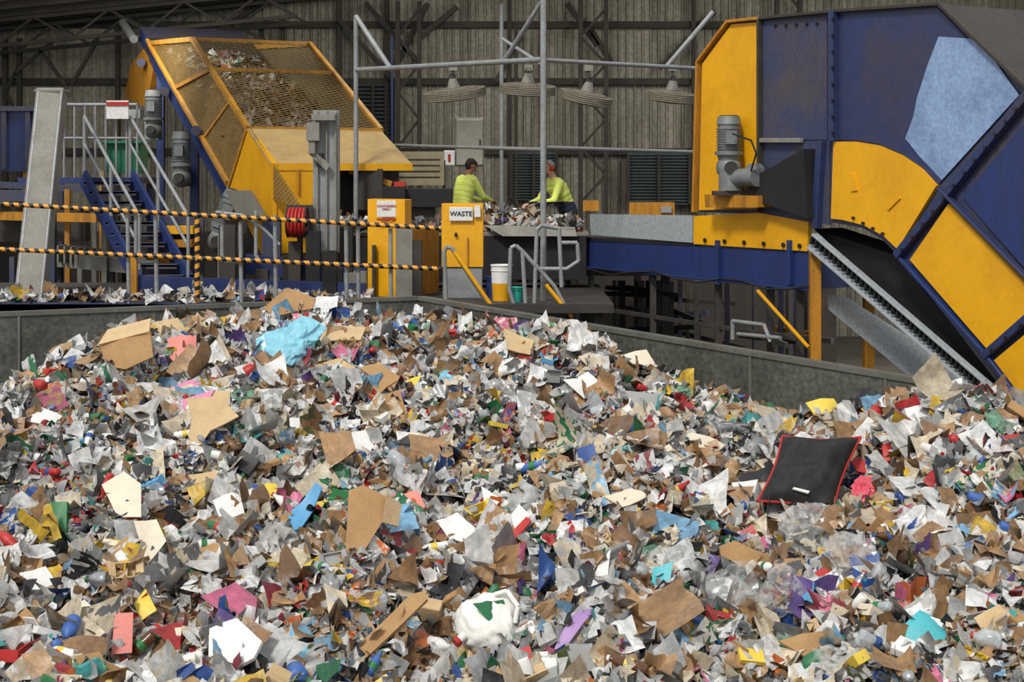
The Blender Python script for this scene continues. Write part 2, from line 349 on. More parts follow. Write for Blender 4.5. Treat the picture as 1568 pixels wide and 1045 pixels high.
card([(205,800),(240,796),(255,830),(225,866)],CRM,55,5)
card([(250,588),(330,575),(336,592),(262,608)],PK,40,-5,.02)
card([(262,620),(300,605),(330,598),(300,640)],PK,48,-5,.02)
card([(538,662),(572,658),(574,700),(545,702)],WP,60,8,.05)
card([(443,640),(460,640),(458,672),(445,672)],WP,65,0,.04)
card([(737,745),(768,765),(745,792)],WP,50,0)
card([(1196,975),(1260,965),(1284,980),(1262,1022),(1232,1004)],KR,48,5,.02)
card([(1235,612),(1278,608),(1290,626),(1250,636)],YC,50,0,.02)
card([(955,540),(990,535),(1010,565),(985,575)],CRM,50,0,.02)
card([(772,505),(818,522),(812,545),(776,535)],KRL,55,0,.02)
card([(960,598),(1012,604),(998,640),(966,632)],GYC,55,0)
card([(402,470),(440,440),(482,455),(478,472),(420,484)],KR,62,-8,.02)
card([(290,500),(302,478),(322,502)],KRL,60,0)
card([(486,498),(560,500),(552,520),(490,522)],KRL,35,0,.02)
card([(1492,945),(1530,925),(1548,940),(1520,985)],KRL,50,0)
card([(1000,870),(1030,862),(1024,905),(996,905)],CYN,52,0)
card([(70,950),(130,920),(150,940),(90,975)],CRM,45,0)
card([(205,925),(222,900),(240,935),(215,950)],YC,50,0)
card([(1040,905),(1080,900),(1085,915),(1046,925)],WP,45,0,.04)
card([(770,1000),(812,990),(816,1012),(778,1022)],RC,45,0,.05)
card([(865,990),(925,985),(930,1020),(880,1035)],GYC,45,0,.03)
card([(30,880),(70,868),(92,900),(50,915)],WP,45,0)
card([(550,560),(580,556),(612,575),(600,600)],KR,40,0,.02);card([(862,588),(900,572),(930,600),(895,612)],WP,40,0);card([(300,835),(345,830),(372,852),(320,870)],KR,35,0,.02)
card([(915,868),(935,840),(930,890),(905,898)],WP,55,0);card([(735,560),(790,548),(815,560),(760,580)],WP,35,0);card([(255,515),(300,512),(300,545),(262,560)],PKR,55,0)
card([(1304,706),(1322,694),(1344,712),(1330,726),(1312,722)],RC,50,0,.02);card([(1352,680),(1376,676),(1380,702),(1356,706)],RC,50,10,.03);card([(1320,730),(1336,728),(1338,742),(1322,744)],PKR,50,0,.03)
card([(350,712),(372,690),(398,706),(380,728)],BKC,45,0,.05);card([(925,762),(965,748),(1000,758),(955,778)],CRM,45,0);card([(600,760),(640,752),(652,780),(612,792)],PKR,50,0);card([(1385,625),(1420,618),(1432,640),(1395,648)],WP,40,0)
card([(1300,855),(1345,848),(1350,885),(1308,892)],BLC,50,0,.01);card([(1120,740),(1160,735),(1165,760),(1128,768)],WP,50,0);card([(480,560),(520,548),(545,565),(500,580)],KRL,40,0)
cards.build()
CUS=mat('black_fabric',(26,26,28),.8,dirt=.45,dcol=(66,62,58),scale=9,bump=.2)
f,n=on_tilt(1216,785,42,4,.14)
q=[f(1198,668),f(1318,670),f(1274,788),f(1160,768)]
cc_=sum(q,Vector())/4
CLEAR.append((cc_,n,.44));CLEAR.append(((q[3]+q[2])/2+n*.05,n,.26));CLEAR.append((cc_.lerp(q[2],.6),n,.26));CLEAR.append((cc_.lerp(q[3],.6),n,.26))
cb_=B('black_cushion');G=22
def bil(s,t): return (q[0]*(1-s)+q[1]*s)*(1-t)+(q[3]*(1-s)+q[2]*s)*t
for sg in(1,-1):
    vs=[]
    for i in range(G+1):
        for j in range(G+1):
            s=i/G;t=j/G;a=(1-(2*s-1)**4)*(1-(2*t-1)**4)
            w=.02*math.sin(9*s+4*t)*a+.016*math.sin(17*t-6*s)*a+.03*a*noise.noise(Vector((s*5,t*5,1)))
            vs.append(bil(.5+(s-.5)*(1-.1*math.sin(math.pi*t)),.5+(t-.5)*(1-.1*math.sin(math.pi*s)))+n*(sg*.12*max(a,0)**.6+w*sg))
    cb_.add(vs,[(i*(G+1)+j,(i+1)*(G+1)+j,(i+1)*(G+1)+j+1,i*(G+1)+j+1) for i in range(G) for j in range(G)],CUS,True)
    if sg==1: top=vs
edge=[top[i*(G+1)] for i in range(G+1)]+[top[G*(G+1)+j] for j in range(1,G+1)]+[top[i*(G+1)+G] for i in range(G-1,-1,-1)]+[top[j] for j in range(G-1,0,-1)]
cb_.tube(edge,.012,RED,closed=True)
g2=lambda s,t: bil(s,t)+n*.11
cb_.prism([g2(.4,.86),g2(.62,.88),g2(.61,.91),g2(.39,.885)],n*.015,WHT)
cb_.build()
ICO={}
for sd in(3,4,5):
    bm=bmesh.new();bmesh.ops.create_icosphere(bm,subdivisions=sd,radius=1);bm.verts.index_update()
    ICO[sd]=([v.co.copy() for v in bm.verts],[[q_.index for q_ in fc.verts] for fc in bm.faces]);bm.free()
def crinkle(p,seed,amp):
    s=Vector((seed*3.7,seed*1.3,0));r=1
    for k,a in((1.3,.55),(2.7,.35),(5.5,.22)): r+=amp*a*(.55-2.2*abs(noise.noise(p*k+s)))
    return r
def blob(name,pts_uv,m,h=.12,tilt=40,seed=0,amp=.6,smooth=False,sd=4,lift=.1):
    us=[p[0] for p in pts_uv];vs_=[p[1] for p in pts_uv];uc=sum(us)/len(us)
    f,n=on_tilt(uc,max(vs_)-4,tilt,0,lift);c=f(uc,sum(vs_)/len(vs_))
    b=B(name)
    bnd=[f(*p)-c for p in pts_uv]
    X=Vector((1,0,0));X=(X-n*X.dot(n)).normalized();Y=n.cross(X)
    ang=np.array([math.atan2(q.dot(Y),q.dot(X)) for q in bnd]);rad=np.array([q.length for q in bnd]);o=np.argsort(ang);ang=ang[o];rad=rad[o]
    CLEAR.append((c,n,float(rad.mean())*.9))
    V0,F0=ICO[sd];vs=[]
    for v in V0:
        a=math.atan2(v.y,v.x);R=float(np.interp(a,ang,rad,period=2*math.pi));w=crinkle(v,seed,amp)
        vs.append(c+(X*v.x+Y*v.y)*R*(1+(w-1)*.6)+n*v.z*h*w)
    b.add(vs,F0,m,smooth);b.fr=(c,n,X,Y,float(rad.mean()));return b
def film(name,c,alpha,rough=.18,var=.3):
    m=bpy.data.materials.new(name);m.use_nodes=True;nt=m.node_tree;N=nt.nodes;L=nt.links;b=N['Principled BSDF'];b.inputs['Base Color'].default_value=lin(c);b.inputs['Roughness'].default_value=rough;b.inputs['Specular IOR Level'].default_value=.7
    tc=N.new('ShaderNodeTexCoord');n1=N.new('ShaderNodeTexNoise');n1.inputs['Scale'].default_value=12;n1.inputs['Detail'].default_value=5;L.new(tc.outputs['Object'],n1.inputs['Vector'])
    mr=N.new('ShaderNodeMapRange');mr.inputs['From Min'].default_value=.3;mr.inputs['From Max'].default_value=.7;mr.inputs['To Min'].default_value=max(alpha-var,0.05);mr.inputs['To Max'].default_value=min(alpha+var,1);L.new(n1.outputs['Fac'],mr.inputs['Value']);L.new(mr.outputs[0],b.inputs['Alpha'])
    return m
BF=film('blue_film',(140,205,224),.85,var=.12);CLR=film('clear_film',(205,205,202),.26,var=.2);WF=film('white_bag_film',(220,220,216),.9,.35,.1);MF=film('milky_plastic',(228,228,220),.98,.35,.02);GF=film('grey_film',(150,152,152),.6)
blob('blue_plastic_bag',[(400,520),(440,508),(470,490),(494,498),(472,530),(440,558),(405,566)],BF,.11,45,1).build()
for i_,pp in enumerate([[(1060,935),(1080,905),(1130,868),(1170,872),(1175,915),(1140,925),(1090,952)],[(1172,895),(1190,870),(1222,880),(1225,905),(1205,940),(1178,938)],[(1195,800),(1240,775),(1290,805),(1275,835),(1220,840)],[(740,600),(770,585),(798,600),(790,620),(755,622)],[(1270,830),(1320,828),(1345,860),(1300,885)]]):
    blob('clear_plastic_bag',pp,CLR,.1,45,i_+2).build()
blob('pink_plastic_bag',[(1310,738),(1326,732),(1340,746),(1338,764),(1314,768)],cm('pink_plastic',(220,84,104)),.05,50,9,.7,False).build()
j=blob('milk_jug',[(704,935),(725,918),(775,915),(792,945),(784,985),(745,992),(712,985)],MF,.12,42,7,.3,True)
c,n,X,Y,R=j.fr;q0=c-X*R*.75-Y*R*.6+n*.05;j.cyl(q0,q0-(X+Y).normalized()*.06,.026,MF);j.cyl(q0-(X+Y).normalized()*.05,q0-(X+Y).normalized()*.08,.032,RED)
j.tube([c+X*R*.2+Y*R*.7+n*.1,c+X*R*.6+Y*R*.7+n*.14,c+X*R*.95+Y*R*.2+n*.12,c+X*R*.85-Y*R*.2+n*.06],.016,MF);j.build()
nh=len(CLEAR)
def pick():
    while True:
        y=7.6+9.6*random.random();x=random.uniform(-6.6,5.4)
        if abs(x)<.357*y+.3 and y<float(np.interp(x,cx,cy))+.1:
            p=Vector((x,y,float(hz(x,y))))
            if min((p-c_[0]).length-c_[2] for c_ in CLEAR[:nh])>.02: return p
NV=Vector((0,-.5,.86))
bg_=B('crumpled_plastic_bags');fm=[CLR,CLR,WF,GF,GF,BF,film('green_film',(110,160,130),.6),CLR]
for i in range(190):
    p=pick()+Vector((0,0,.05));n=Vector((random.gauss(0,.4),-.6+random.gauss(0,.3),1)).normalized();X=n.orthogonal().normalized();X=Matrix.Rotation(random.uniform(0,6.28),3,n)@X;Y=n.cross(X)
    r1=random.uniform(.05,.15);r2=r1*random.uniform(.45,.9);h_=r1*random.uniform(.2,.4);V0,F0=ICO[3];sd_=random.uniform(0,90)
    vs=[]
    for v in V0:
        w=crinkle(v,sd_,.8);vs.append(p+(X*v.x*r1+Y*v.y*r2)*w+n*v.z*h_*w)
    bg_.add(vs,F0,random.choice(fm),False)
bg_.build()
bt_=B('bottles_and_cans');PET=film('clear_bottle_plastic',(205,214,216),.5,.08,.1)
bm_=[PET,PET,MF,MF,cm('green_bottle',(40,110,70)),cm('red_can',(180,40,40)),mat('aluminium_can',(180,182,184),.3,.8,dirt=.3),cm('blue_bottle',(60,100,170)),WP,film('brown_glass',(90,55,25),.9,.08,.05)]
CAPS=[RED,BLC,WP,GRC]
for i in range(300):
    p=pick()+Vector((0,0,.075));ax=Vector((random.gauss(0,1),random.gauss(0,.8),random.gauss(0,.45))).normalized();m=random.choice(bm_);k=random.random()
    if k<.4: r=random.uniform(.03,.042);L_=random.uniform(.17,.27);pf_=[(0,.0),(0,r*.85),(.012,r),(L_*.3,r*.93),(L_*.33,r),(L_*.6,r),(L_*.75,r*.75),(L_*.88,r*.35),(L_*.9,r*.42),(L_,r*.4),(L_,0)]
    elif k<.65: r=.033;L_=.115;pf_=[(0,0),(0,r*.75),(.01,r),(.1,r),(.115,r*.8),(.112,r*.7),(.112,0)]
    elif k<.85: r=random.uniform(.045,.065);L_=random.uniform(.15,.22);pf_=[(0,0),(0,r*.95),(.015,r),(L_*.6,r),(L_*.8,r*.55),(L_*.85,r*.35),(L_,r*.35),(L_,0)]
    else: r=.045;L_=.1;pf_=[(0,0),(0,r*.7),(L_,r),(L_,r*1.05),(L_-.005,r*.95),(.01,r*.62)]
    bt_.lathe(p-ax*L_/2,ax,pf_,m,12)
    if k<.4 or .65<k<.85: bt_.cyl(p+ax*(L_*.45),p+ax*(L_*.52),r*.42,random.choice(CAPS),n=10)
    if k<.4: bt_.cyl(p-ax*L_*.15,p+ax*L_*.05,r*1.02,random.choice([RC,BLC,YC,GRC,WP]),n=12,caps=False)
    CLEAR.append((p,NV,L_*.42))
bt_.build()
ca_=B('cartons_and_boxes')
for i in range(230):
    p=pick()+Vector((0,0,.06));R=Euler((random.gauss(.4,.4),random.gauss(0,.4),random.uniform(0,6.28))).to_matrix()
    a_=random.uniform(.06,.17);b_=a_*random.uniform(.5,1);c_=a_*random.uniform(.2,.6);m=random.choice([KR,KR,KR,KR,KRL,KRL,WP,WP,CRM,BLC,YC,RC,GRC,SKY,GYC]);t=.004
    X=R@Vector((1,0,0));Y=R@Vector((0,1,0));Z=R@Vector((0,0,1))
    if random.random()<.5: ca_.basisbox(p,X*a_*.5,Y*b_*.5,Z*c_*.5,m)
    else:
        a_*=1.3;b_*=1.3
        ca_.basisbox(p-Z*c_*.5,X*a_*.5,Y*b_*.5,Z*t,m)
        for s_ in(-1,1):
            ca_.basisbox(p+X*s_*a_*.5,X*t,Y*b_*.5,Z*c_*.5,m);ca_.basisbox(p+Y*s_*b_*.5,X*a_*.5,Y*t,Z*c_*.5,m)
            fl_=(X*s_*math.cos(.6)+Z*math.sin(.6));ca_.basisbox(p+X*s_*a_*.5+Z*c_*.5+fl_*b_*.2,fl_*b_*.2,Y*b_*.48,fl_.cross(Y)*t,m)
    CLEAR.append((p,NV,a_*.5))
ca_.build()
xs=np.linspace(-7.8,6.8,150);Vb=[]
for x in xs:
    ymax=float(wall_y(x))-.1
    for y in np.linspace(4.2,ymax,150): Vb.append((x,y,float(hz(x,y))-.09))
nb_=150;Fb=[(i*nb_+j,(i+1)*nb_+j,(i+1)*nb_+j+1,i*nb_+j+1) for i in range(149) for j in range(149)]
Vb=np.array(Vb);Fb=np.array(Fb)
ea=np.tile(np.array([.035,.03,.028,1.]),(len(Vb),1));eb=np.tile(np.array([.09,.08,.07,1.]),(len(Vb),1))  # base sheet coloured near black, painting the shade in gaps between pieces
def scatter(NP,zlo,zhi):
    yy=7.2+(18.6-7.2)*rng.random(NP*2); xx=rng.uniform(-7.6,6.6,NP*2)
    ok=(np.abs(xx)<.357*yy+.9)&(yy<np.interp(xx,cx,cy)+1.0)&(yy<wall_y(xx)-.18)
    xx=xx[ok][:NP];yy=yy[ok][:NP];zz=hz(xx,yy);e=.05
    nx=-(hz(xx+e,yy)-hz(xx-e,yy))/(2*e);ny=-(hz(xx,yy+e)-hz(xx,yy-e))/(2*e)
    Nn=np.stack([nx,ny-.4,np.ones_like(nx)],-1)
    C=np.stack([xx,yy,zz+rng.uniform(zlo,zhi,len(xx))],-1);keep=np.ones(len(C),bool)
    for c,n,r in CLEAR:
        d=C-np.array(c);near=np.abs(d[:,0])<r
        idx=np.nonzero(near)[0];dd=d[idx];bad=(np.einsum('ij,ij->i',dd,dd)<r*r)&(dd@np.array(n)>-.04);keep[idx[bad]]=False
    return C[keep],Nn[keep]
C,Nn=scatter(56000,-.1,.045)
sz=np.where(rng.random(len(C))<.58,.08,.13)
C2,N2=scatter(2600,.0,.06)
big=gen_pieces('big',C2,N2,smed=.19,ssig=.28,smax=.36,tilt=.4,weights=pbig,crk=.2,link=False)
C3,N3=scatter(260,.04,.09)
huge=gen_pieces('huge',C3,N3,smed=.3,ssig=.2,smax=.48,tilt=.25,weights=pbig,crk=.1,link=False)
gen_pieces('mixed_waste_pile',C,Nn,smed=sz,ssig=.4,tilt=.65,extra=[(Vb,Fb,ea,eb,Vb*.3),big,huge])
# ---------------- shell
fl=B('floor');fl.box((0,18,-.1),(60,50,.2),CONC);fl.build()
WALLM=mat('corrugated_wall_sheet',(158,153,136),.65,dirt=.85,dcol=(84,78,64),scale=.7,streak=True,fine=.2)
def corr(name,x0,x1,y,z0,z1,m):
    b=B(name);pitch=.22;n=int((x1-x0)/pitch);fs=[];vs=[]
    prof=[(0,0),(.3,0),(.42,.07),(.58,.07),(.7,0)]
    xs=[];
    for i in range(n):
        for p,dy in prof: xs.append((x0+(i+p)*pitch,y-dy))
    lv=[z0,P(0,232,39.8).z,P(0,232,39.8).z+.001,P(0,125,39.8).z,P(0,125,39.8).z+.001,z1];of=[.0,.0,.03,.03,.06,.06]
    for z,o_ in zip(lv,of): vs+= [(x,yy_-.06+o_,z) for x,yy_ in xs]
    K=len(xs);fs=[(l*K+i,l*K+i+1,(l+1)*K+i+1,(l+1)*K+i) for l in range(5) for i in range(K-1)]
    b.add(vs,fs,m);b.box(((x0+x1)/2,y+.15,(z0+z1)/2),(x1-x0,.1,z1-z0),ROOF);return b
wb=corr('wall_back',-20,20,40,0,13.5,WALLM);wb.build()
wl=B('wall_left');wl.box((-20.1,31.5,5),(.2,17,10),ROOF);wl.build()
wr=B('wall_right');wr.box((20.1,31.5,6.5),(.2,17,13),ROOF);wr.build()
rz0=lambda x:H+4.06+.1*(x+14)
rf=B('ceiling');rf.prism([(-20,25,rz0(-20)),(20,25,rz0(20)),(20,40.2,rz0(20)),(-20,40.2,rz0(-20))],(0,0,.12),ROOF)
for y in np.arange(26,40,1.3): rf.beam((-20,y,rz0(-20)-.08),(20,y,rz0(20)-.08),.08,.16,COLM)
rf.build()
tr=B('trim_girts')
for v in(38,125,232): 
    z=P(0,v,39.8).z;tr.beam((-20,39.75,z),(20,39.75,z),.1,.18,COLM)
for (u0,v0,u1,v1) in[(560,5,640,95),(655,5,610,95),(868,5,915,70),(905,45,935,95),(340,45,400,5),(1010,105,1095,18),(520,30,600,120),(700,10,640,60),(800,50,760,125)]: tr.beam(P(u0,v0,39.4),P(u1,v1,39.4),.14,.14,COLM)
for u in(520,592,780,1062,180): tr.box((( u-CX)*39.6/F,39.6,5),(.12,.12,9 if u>400 else 8),COLM)
tr.build()
def lattice(name,pairs,y,z0,z1,step=.75,w=.12):
    b=B(name)
    x0,x1=pairs
    b.box((x0,y,(z0+z1)/2),(w,w*1.4,z1-z0),COLM);b.box((x1,y,(z0+z1)/2),(w,w*1.4,z1-z0),COLM)
    z=z0;k=0
    while z+step<z1:
        a,c=(x0,x1) if k%2 else (x1,x0);b.beam((a,y,z),(c,y,z+step),.07,.07,COLM);z+=step;k+=1
    return b
def xu(u,y): return (u-CX)*y/F
for ua,ub,zz_ in((609,642,9.2),(889,928,9.6),(400,432,8.7),(8,30,8.2),(1190,1225,10.2)):
    lattice('lattice_column',(xu(ua,38.8),xu(ub,38.8)),38.8,0,zz_).build()
rt=B('roof_truss')
for yy_ in(38.2,36.6):
    x0,x1=-17,-5.5;n=12
    for i in range(n):
        a=x0+(x1-x0)*i/n;c=x0+(x1-x0)*(i+1)/n;dz=.85
        rt.beam((a,yy_,rz0(a)-.2),(c,yy_,rz0(c)-.2),.1,.1,COLM);rt.beam((a,yy_,rz0(a)-dz),(c,yy_,rz0(c)-dz),.1,.1,COLM)
        if i%2: rt.beam((a,yy_,rz0(a)-.2),(c,yy_,rz0(c)-dz),.06,.06,COLM)
        else: rt.beam((a,yy_,rz0(a)-dz),(c,yy_,rz0(c)-.2),.06,.06,COLM)
for (u0,v0,u1,v1) in[(25,110,85,60),(100,130,60,75),(150,60,110,130),(330,20,425,75),(240,110,290,35)]: rt.beam(P(u0,v0,38.2),P(u1,v1,38.2),.09,.09,COLM)
rt.build()
for i,(a,bb,c,d) in enumerate([(783,852,235,305),(962,1056,236,312),(540,602,130,228)]):
    b=B('window_%d'%(i+1));lm=mat('louvre_grey',(88,98,100),.5,dirt=.4,dcol=(56,56,52))
    p0=P(a,c,39.5);p1=P(bb,d,39.5)
    for x in(p0.x,(p0.x+p1.x)/2,p1.x): b.beam((x,39.5,p0.z),(x,39.5,p1.z),.08,.1,COLM)
    n=16
    for k in range(n+1):
        z=p0.z+(p1.z-p0.z)*k/n;b.basisbox(((p0.x+p1.x)/2,39.6,z),Vector(((p1.x-p0.x)/2,0,0)),Vector((0,.05,.03)),Vector((0,-.004,.006)),lm)
    b.box(((p0.x+p1.x)/2,39.72,(p0.z+p1.z)/2),(p1.x-p0.x,.02,abs(p0.z-p1.z)),DRK)
    b.build()
# ---------------- bunker wall
zt=H-1.636
def bunker(name,a,c,za,zc_,seams):
    b=B(name);a=Vector((*a,0));c=Vector((*c,0));d=(c-a).normalized();n=Vector((d.y,-d.x,0));n=n if n.y<0 else -n
    A=a+Vector((0,0,za));Cc=c+Vector((0,0,zc_))
    b.prism([a,c,Cc,A],-n*.1,BUNK)
    b.beam(A-n*.05,Cc-n*.05,.14,.05,BUNT)
    for s in seams:
        q=a.lerp(c,s);h=za+(zc_-za)*s;b.beam(q+n*.01,q+n*.01+Vector((0,0,h-.03)),.03,.02,BUNT)
    return b.build()
L2=CN+(WL-CN)*1.6;R2=CN+(WR-CN)*1.6
bunker('wall_bunker_left',CN,L2,zt,zt,(.3,.6,.9))
bunker('wall_bunker_right',CN,R2,zt,zt-.394*1.6,(.12,.4,.52,.7,.9))
# ---------------- gooseneck conveyor (right)
M=VPlane(((880-CX)*23/F,23.0),((1245-CX)*18/F,18.0))
g=B('gooseneck_conveyor');W=M.w*1.5
outl=[(1064,325),(1070,95),(1116,33),(1165,28),(1290,16),(1440,6),(1580,140),(1900,555),(1760,870),(1520,577),(1374,390),(1350,366),(1320,349),(1275,341),(1237,341),(1162,328)]
g.prism([M(u,v) for u,v in outl],W,BLUD,DRK)
def pan(pts,m,off=.02,th=.02,b=None): (b or g).prism([M(u,v,off) for u,v in pts],M.n3*-th,m)
pan([(1070,322),(1075,98),(1120,37),(1161,34),(1161,320)],YEL,.03,.03)
pan([(1168,34),(1266,27),(1266,214),(1168,214)],BLUD,.02)
pan([(1225,216),(1270,216),(1270,345),(1238,338),(1236,300)],BLUD,.02)
arco=[(1276,217),(1308,217),(1345,223),(1380,238),(1411,259),(1434,284)]
arci=[(1374,382),(1352,361),(1322,345),(1290,337),(1272,335)]
pan(arco+arci,YEL,.05,.05)
pan([(1284,26),(1436,12),(1560,142),(1436,284)]+[(1411,256),(1380,235),(1345,220),(1308,214),(1284,214)],BLUN,.02)
pan([(1437,56),(1500,60),(1560,146),(1442,276),(1408,240),(1386,212),(1398,180),(1404,150),(1420,100)],BLUL,.028,.01)
pan([(1452,312),(1602,468),(1512,536),(1393,398)],YEL,.05,.05)
pan([(1610,478),(1800,690),(1700,790),(1522,552)],YEL,.05,.05)
pan([(1474,302),(1585,170),(1860,530),(1800,690),(1620,470)],BLU,.03)
def mb(u0,v0,u1,v1,w,h,m,off=.06): g.beam(M(u0,v0,off),M(u1,v1,off),w,h,m,side=M.n3)
mb(1276,16,1276,216,.1,.09,BLUN);mb(1258,216,1250,350,.1,.1,BLUN)
mb(1580,138,1374,392,.1,.09,BLUN);mb(1640,430,1508,546,.1,.08,BLUN)
mb(1438,288,1632,486,.08,.03,BLUN,.08);mb(1376,392,1512,545,.08,.04,BLU,.05);mb(1512,545,1640,715,.08,.04,BLU,.05)
mb(1165,215,1228,215,.06,.06,GALD)
for a,c in[((1064,325),(1070,95)),((1070,95),(1116,33)),((1116,33),(1165,28)),((1165,28),(1290,16)),((1290,16),(1440,6)),((1440,6),(1580,140)),((1164,30),(1164,325))]:
    mb(*a,*c,.1,.04,YELD if a[0]<1160 else COLM,.04)
pan([(1300,268),(1308,266),(1312,292),(1303,293)],YEL,.07,.03);pan([(1357,318),(1375,300),(1378,304),(1360,322)],YEL,.07,.03)
bolt=mat('bolt_black',(28,28,30),.5)
def bolts(u0,v0,u1,v1,n,off=.11):
    for i in range(n):
        t=(i+.5)/n;p=M(u0+(u1-u0)*t,v0+(v1-v0)*t,off);g.cyl(p,p+M.n3*.025,.02,bolt,n=6)
bolts(1580,138,1374,392,13);bolts(1276,16,1276,216,8);bolts(1640,430,1508,546,6);bolts(1180,40,1260,36,5,.025);bolts(1300,330,1360,362,4,.06)
g.prism([M(u,v,-1.5) for u,v in[(1470,22),(1620,20),(1700,200),(1560,95)]],W*.4,ROOF)
pan([(1245,350),(1372,392),(1520,577),(1700,800),(1640,830),(1470,570),(1262,365)],BLK,-.25,.5)
g.beam(M(1242,368,.1),M(1560,642,.1),.04,.17,GALS,side=M.n3)
for i in range(46):
    t=i/46;a=(1244+318*t,368+274*t);g.beam(M(a[0]+1,a[1]-5,.15),M(a[0]-1,a[1]+6,.15),.06,.035,BLK,side=M.n3)
g.beam(M(1247,359,.15),M(1565,633,.15),.1,.03,GALS,side=M.n3);g.beam(M(1240,379,.15),M(1555,651,.15),.1,.03,GALS,side=M.n3)
pan([(1266,450),(1290,454),(1520,600),(1420,600),(1268,474)],GALS,-.3,.04)
pan([(1230,228),(1236,335),(1135,300),(1160,268)],BLK,.22,.2)
pan([(1078,298),(1160,300),(1160,318),(1080,318)],YELD,.3,.3)
gearmotor(g,M(1116,232,.25),(0,0,1),.6,.15)
g.cyl(M(1116,272,.25),M(1160,272,.25),.12,MOT,n=16);g.cyl(M(1120,292,.25),M(1120,262,.25),.17,MOT,n=16);g.box(M(1118,296,.25),(.45,.3,.06),DRK)
g.cyl(M(1150,262,.25),M(1162,262,.1),.1,MOT,n=16)
g.tube([M(1122,205,.4),M(1150,215,.42),M(1158,235,.4),M(1150,262,.35)],.012,BLK)
for (u,off) in((1248,.05),(1330,-1.3),(1560,-1.2)):
    p=M(u,385,off);g.box((p.x,p.y,p.z/2),(.13,.13,p.z),YELD)
g.build(.004)
# ---------------- sorting conveyor
s=B('sorting_conveyor')
s.prism([M(u,v,0) for u,v in[(860,366),(1238,386),(1238,443),(860,404)]],M.w*1.3,BLU)
s.prism([M(u,v,.02) for u,v in[(903,328),(1060,330),(1060,372),(905,360)]],M.w*.05,GALS)
s.prism([M(u,v,.03) for u,v in[(1062,331),(1162,326),(1238,340),(1236,385),(1062,374)]],M.w*.06,YEL)
s.prism([M(u,v,.0) for u,v in[(860,362),(1062,372),(1062,378),(860,369)]],M.w*1.3,BLK)
for u in(1080,1110,1140,1170,1200,1225):
    p=M(u,368+ (u-1080)*.06,.04);s.cyl(p,p+M.n3*.02,.03,bolt,n=8)
for u in(885,1100,1210): s.beam(M(u,368,.04),M(u,436 if u>1000 else 408,.04),.08,.06,BLU,side=M.n3)
s.beam(M(860,405,.04),M(1238,444,.04),.06,.03,BLU,side=M.n3)
s.tube([M(900+i*34,412+i*3.2+6*math.sin(i*1.7),.08) for i in range(11)],.014,BLK,6)
for u in(905,1000,1100,1180,1225):
    for off in(-.1,-1.2):
        p=M(u,405,off);s.box((p.x,p.y,p.z/2),(.09,.09,p.z),DRK)
s.beam(M(900,470,-.1),M(1225,520,-.1),.06,.06,DRK);s.beam(M(1160,445,.2),M(1238,532,.2),.035,.035,YEL)
s.tube([M(1122,520,.1),M(1122,492,.1),M(1170,498,.1),M(1180,524,.1)],.03,GAL);s.tube([M(1130,512,.1),M(1195,518,.1)],.03,GAL)
s.box((0.01,27.2,H-.9),(1.1,5,.12),BLK);s.box((-.58,27.2,H-.82),(.06,5,.22),GALD);s.box((.6,27.2,H-.82),(.06,5,.22),GALD)
for y in(25,29):
    for sx in(-.5,.5): s.box((sx,y,(H-.9)/2),(.1,.1,H-.9),DRK)
s.build(.004)
nb2=200
Cc=np.stack([rng.uniform(-.45,.45,nb2),rng.uniform(24.8,28.5,nb2),H-.8+rng.uniform(0,.1,nb2)],-1)
gen_pieces('sorted_waste_on_belt',Cc,np.tile([0,-.3,1.],(nb2,1)),.15,.35)
# ---------------- platform
PZ=H-1.78;WZ=H-1.57
pf=B('sorting_platform')
pf.box((-3.9,21.7,PZ-.06),(10.6,4.0,.12),DRK);pf.box((.1,27,WZ-.06),(5.5,6,.12),DRK)
pf.box((-5.2,19.75,PZ-.1),(8.0,.1,.22),BLU)
for x in(-8.6,-6,-3.5,-1,1.2):
    for y in(20,23.5): pf.box((x,y,(PZ-.1)/2),(.14,.14,PZ-.1),DRK)
for x in(-2.4,.2,2.6):
    for y in(24.3,29.7): pf.box((x,y,(WZ-.1)/2),(.14,.14,WZ-.1),DRK)
pf.beam(P(205,436,21),P(560,448,20.6),.1,.26,BLU);pf.beam(P(370,404,22),P(560,420,22),.1,.3,BLU)
for i in range(26):
    u=random.uniform(330,660);q_=P(u,0,random.uniform(20.6,23));h_=random.uniform(.3,1.1);pf.box((q_.x,q_.y,PZ+h_/2),(random.uniform(.04,.3),.15,h_),random.choice([DRK,DRK,BLUD,GALD,BLK]))
pf.build()
nb5=190;Cc=np.stack([rng.uniform(-7.2,-2,nb5),rng.uniform(19.75,20.6,nb5),PZ+rng.uniform(.0,.12,nb5)],-1)
gen_pieces('litter_on_platform_edge',Cc,np.tile([0,-.4,1.],(nb5,1)),.14,.4)
inn=B('support_frame_and_shade_sheets')
dk2=mat('under_platform_shade',(44,40,36),.8,dirt=.5,dcol=(75,60,45))
inn.box((1.5,31,1.45),(11,.15,2.9),dk2);inn.box((-8,33,1.6),(9,.15,3.2),dk2)  # dark sheets put in as painted shade below platform and machinery
for i in range(30):
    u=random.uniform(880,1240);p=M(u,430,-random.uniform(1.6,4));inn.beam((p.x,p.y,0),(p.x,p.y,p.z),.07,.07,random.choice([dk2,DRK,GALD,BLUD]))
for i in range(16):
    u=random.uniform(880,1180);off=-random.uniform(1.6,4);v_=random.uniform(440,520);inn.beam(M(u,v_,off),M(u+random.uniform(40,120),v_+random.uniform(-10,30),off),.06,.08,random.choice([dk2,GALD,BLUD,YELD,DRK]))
inn.build()
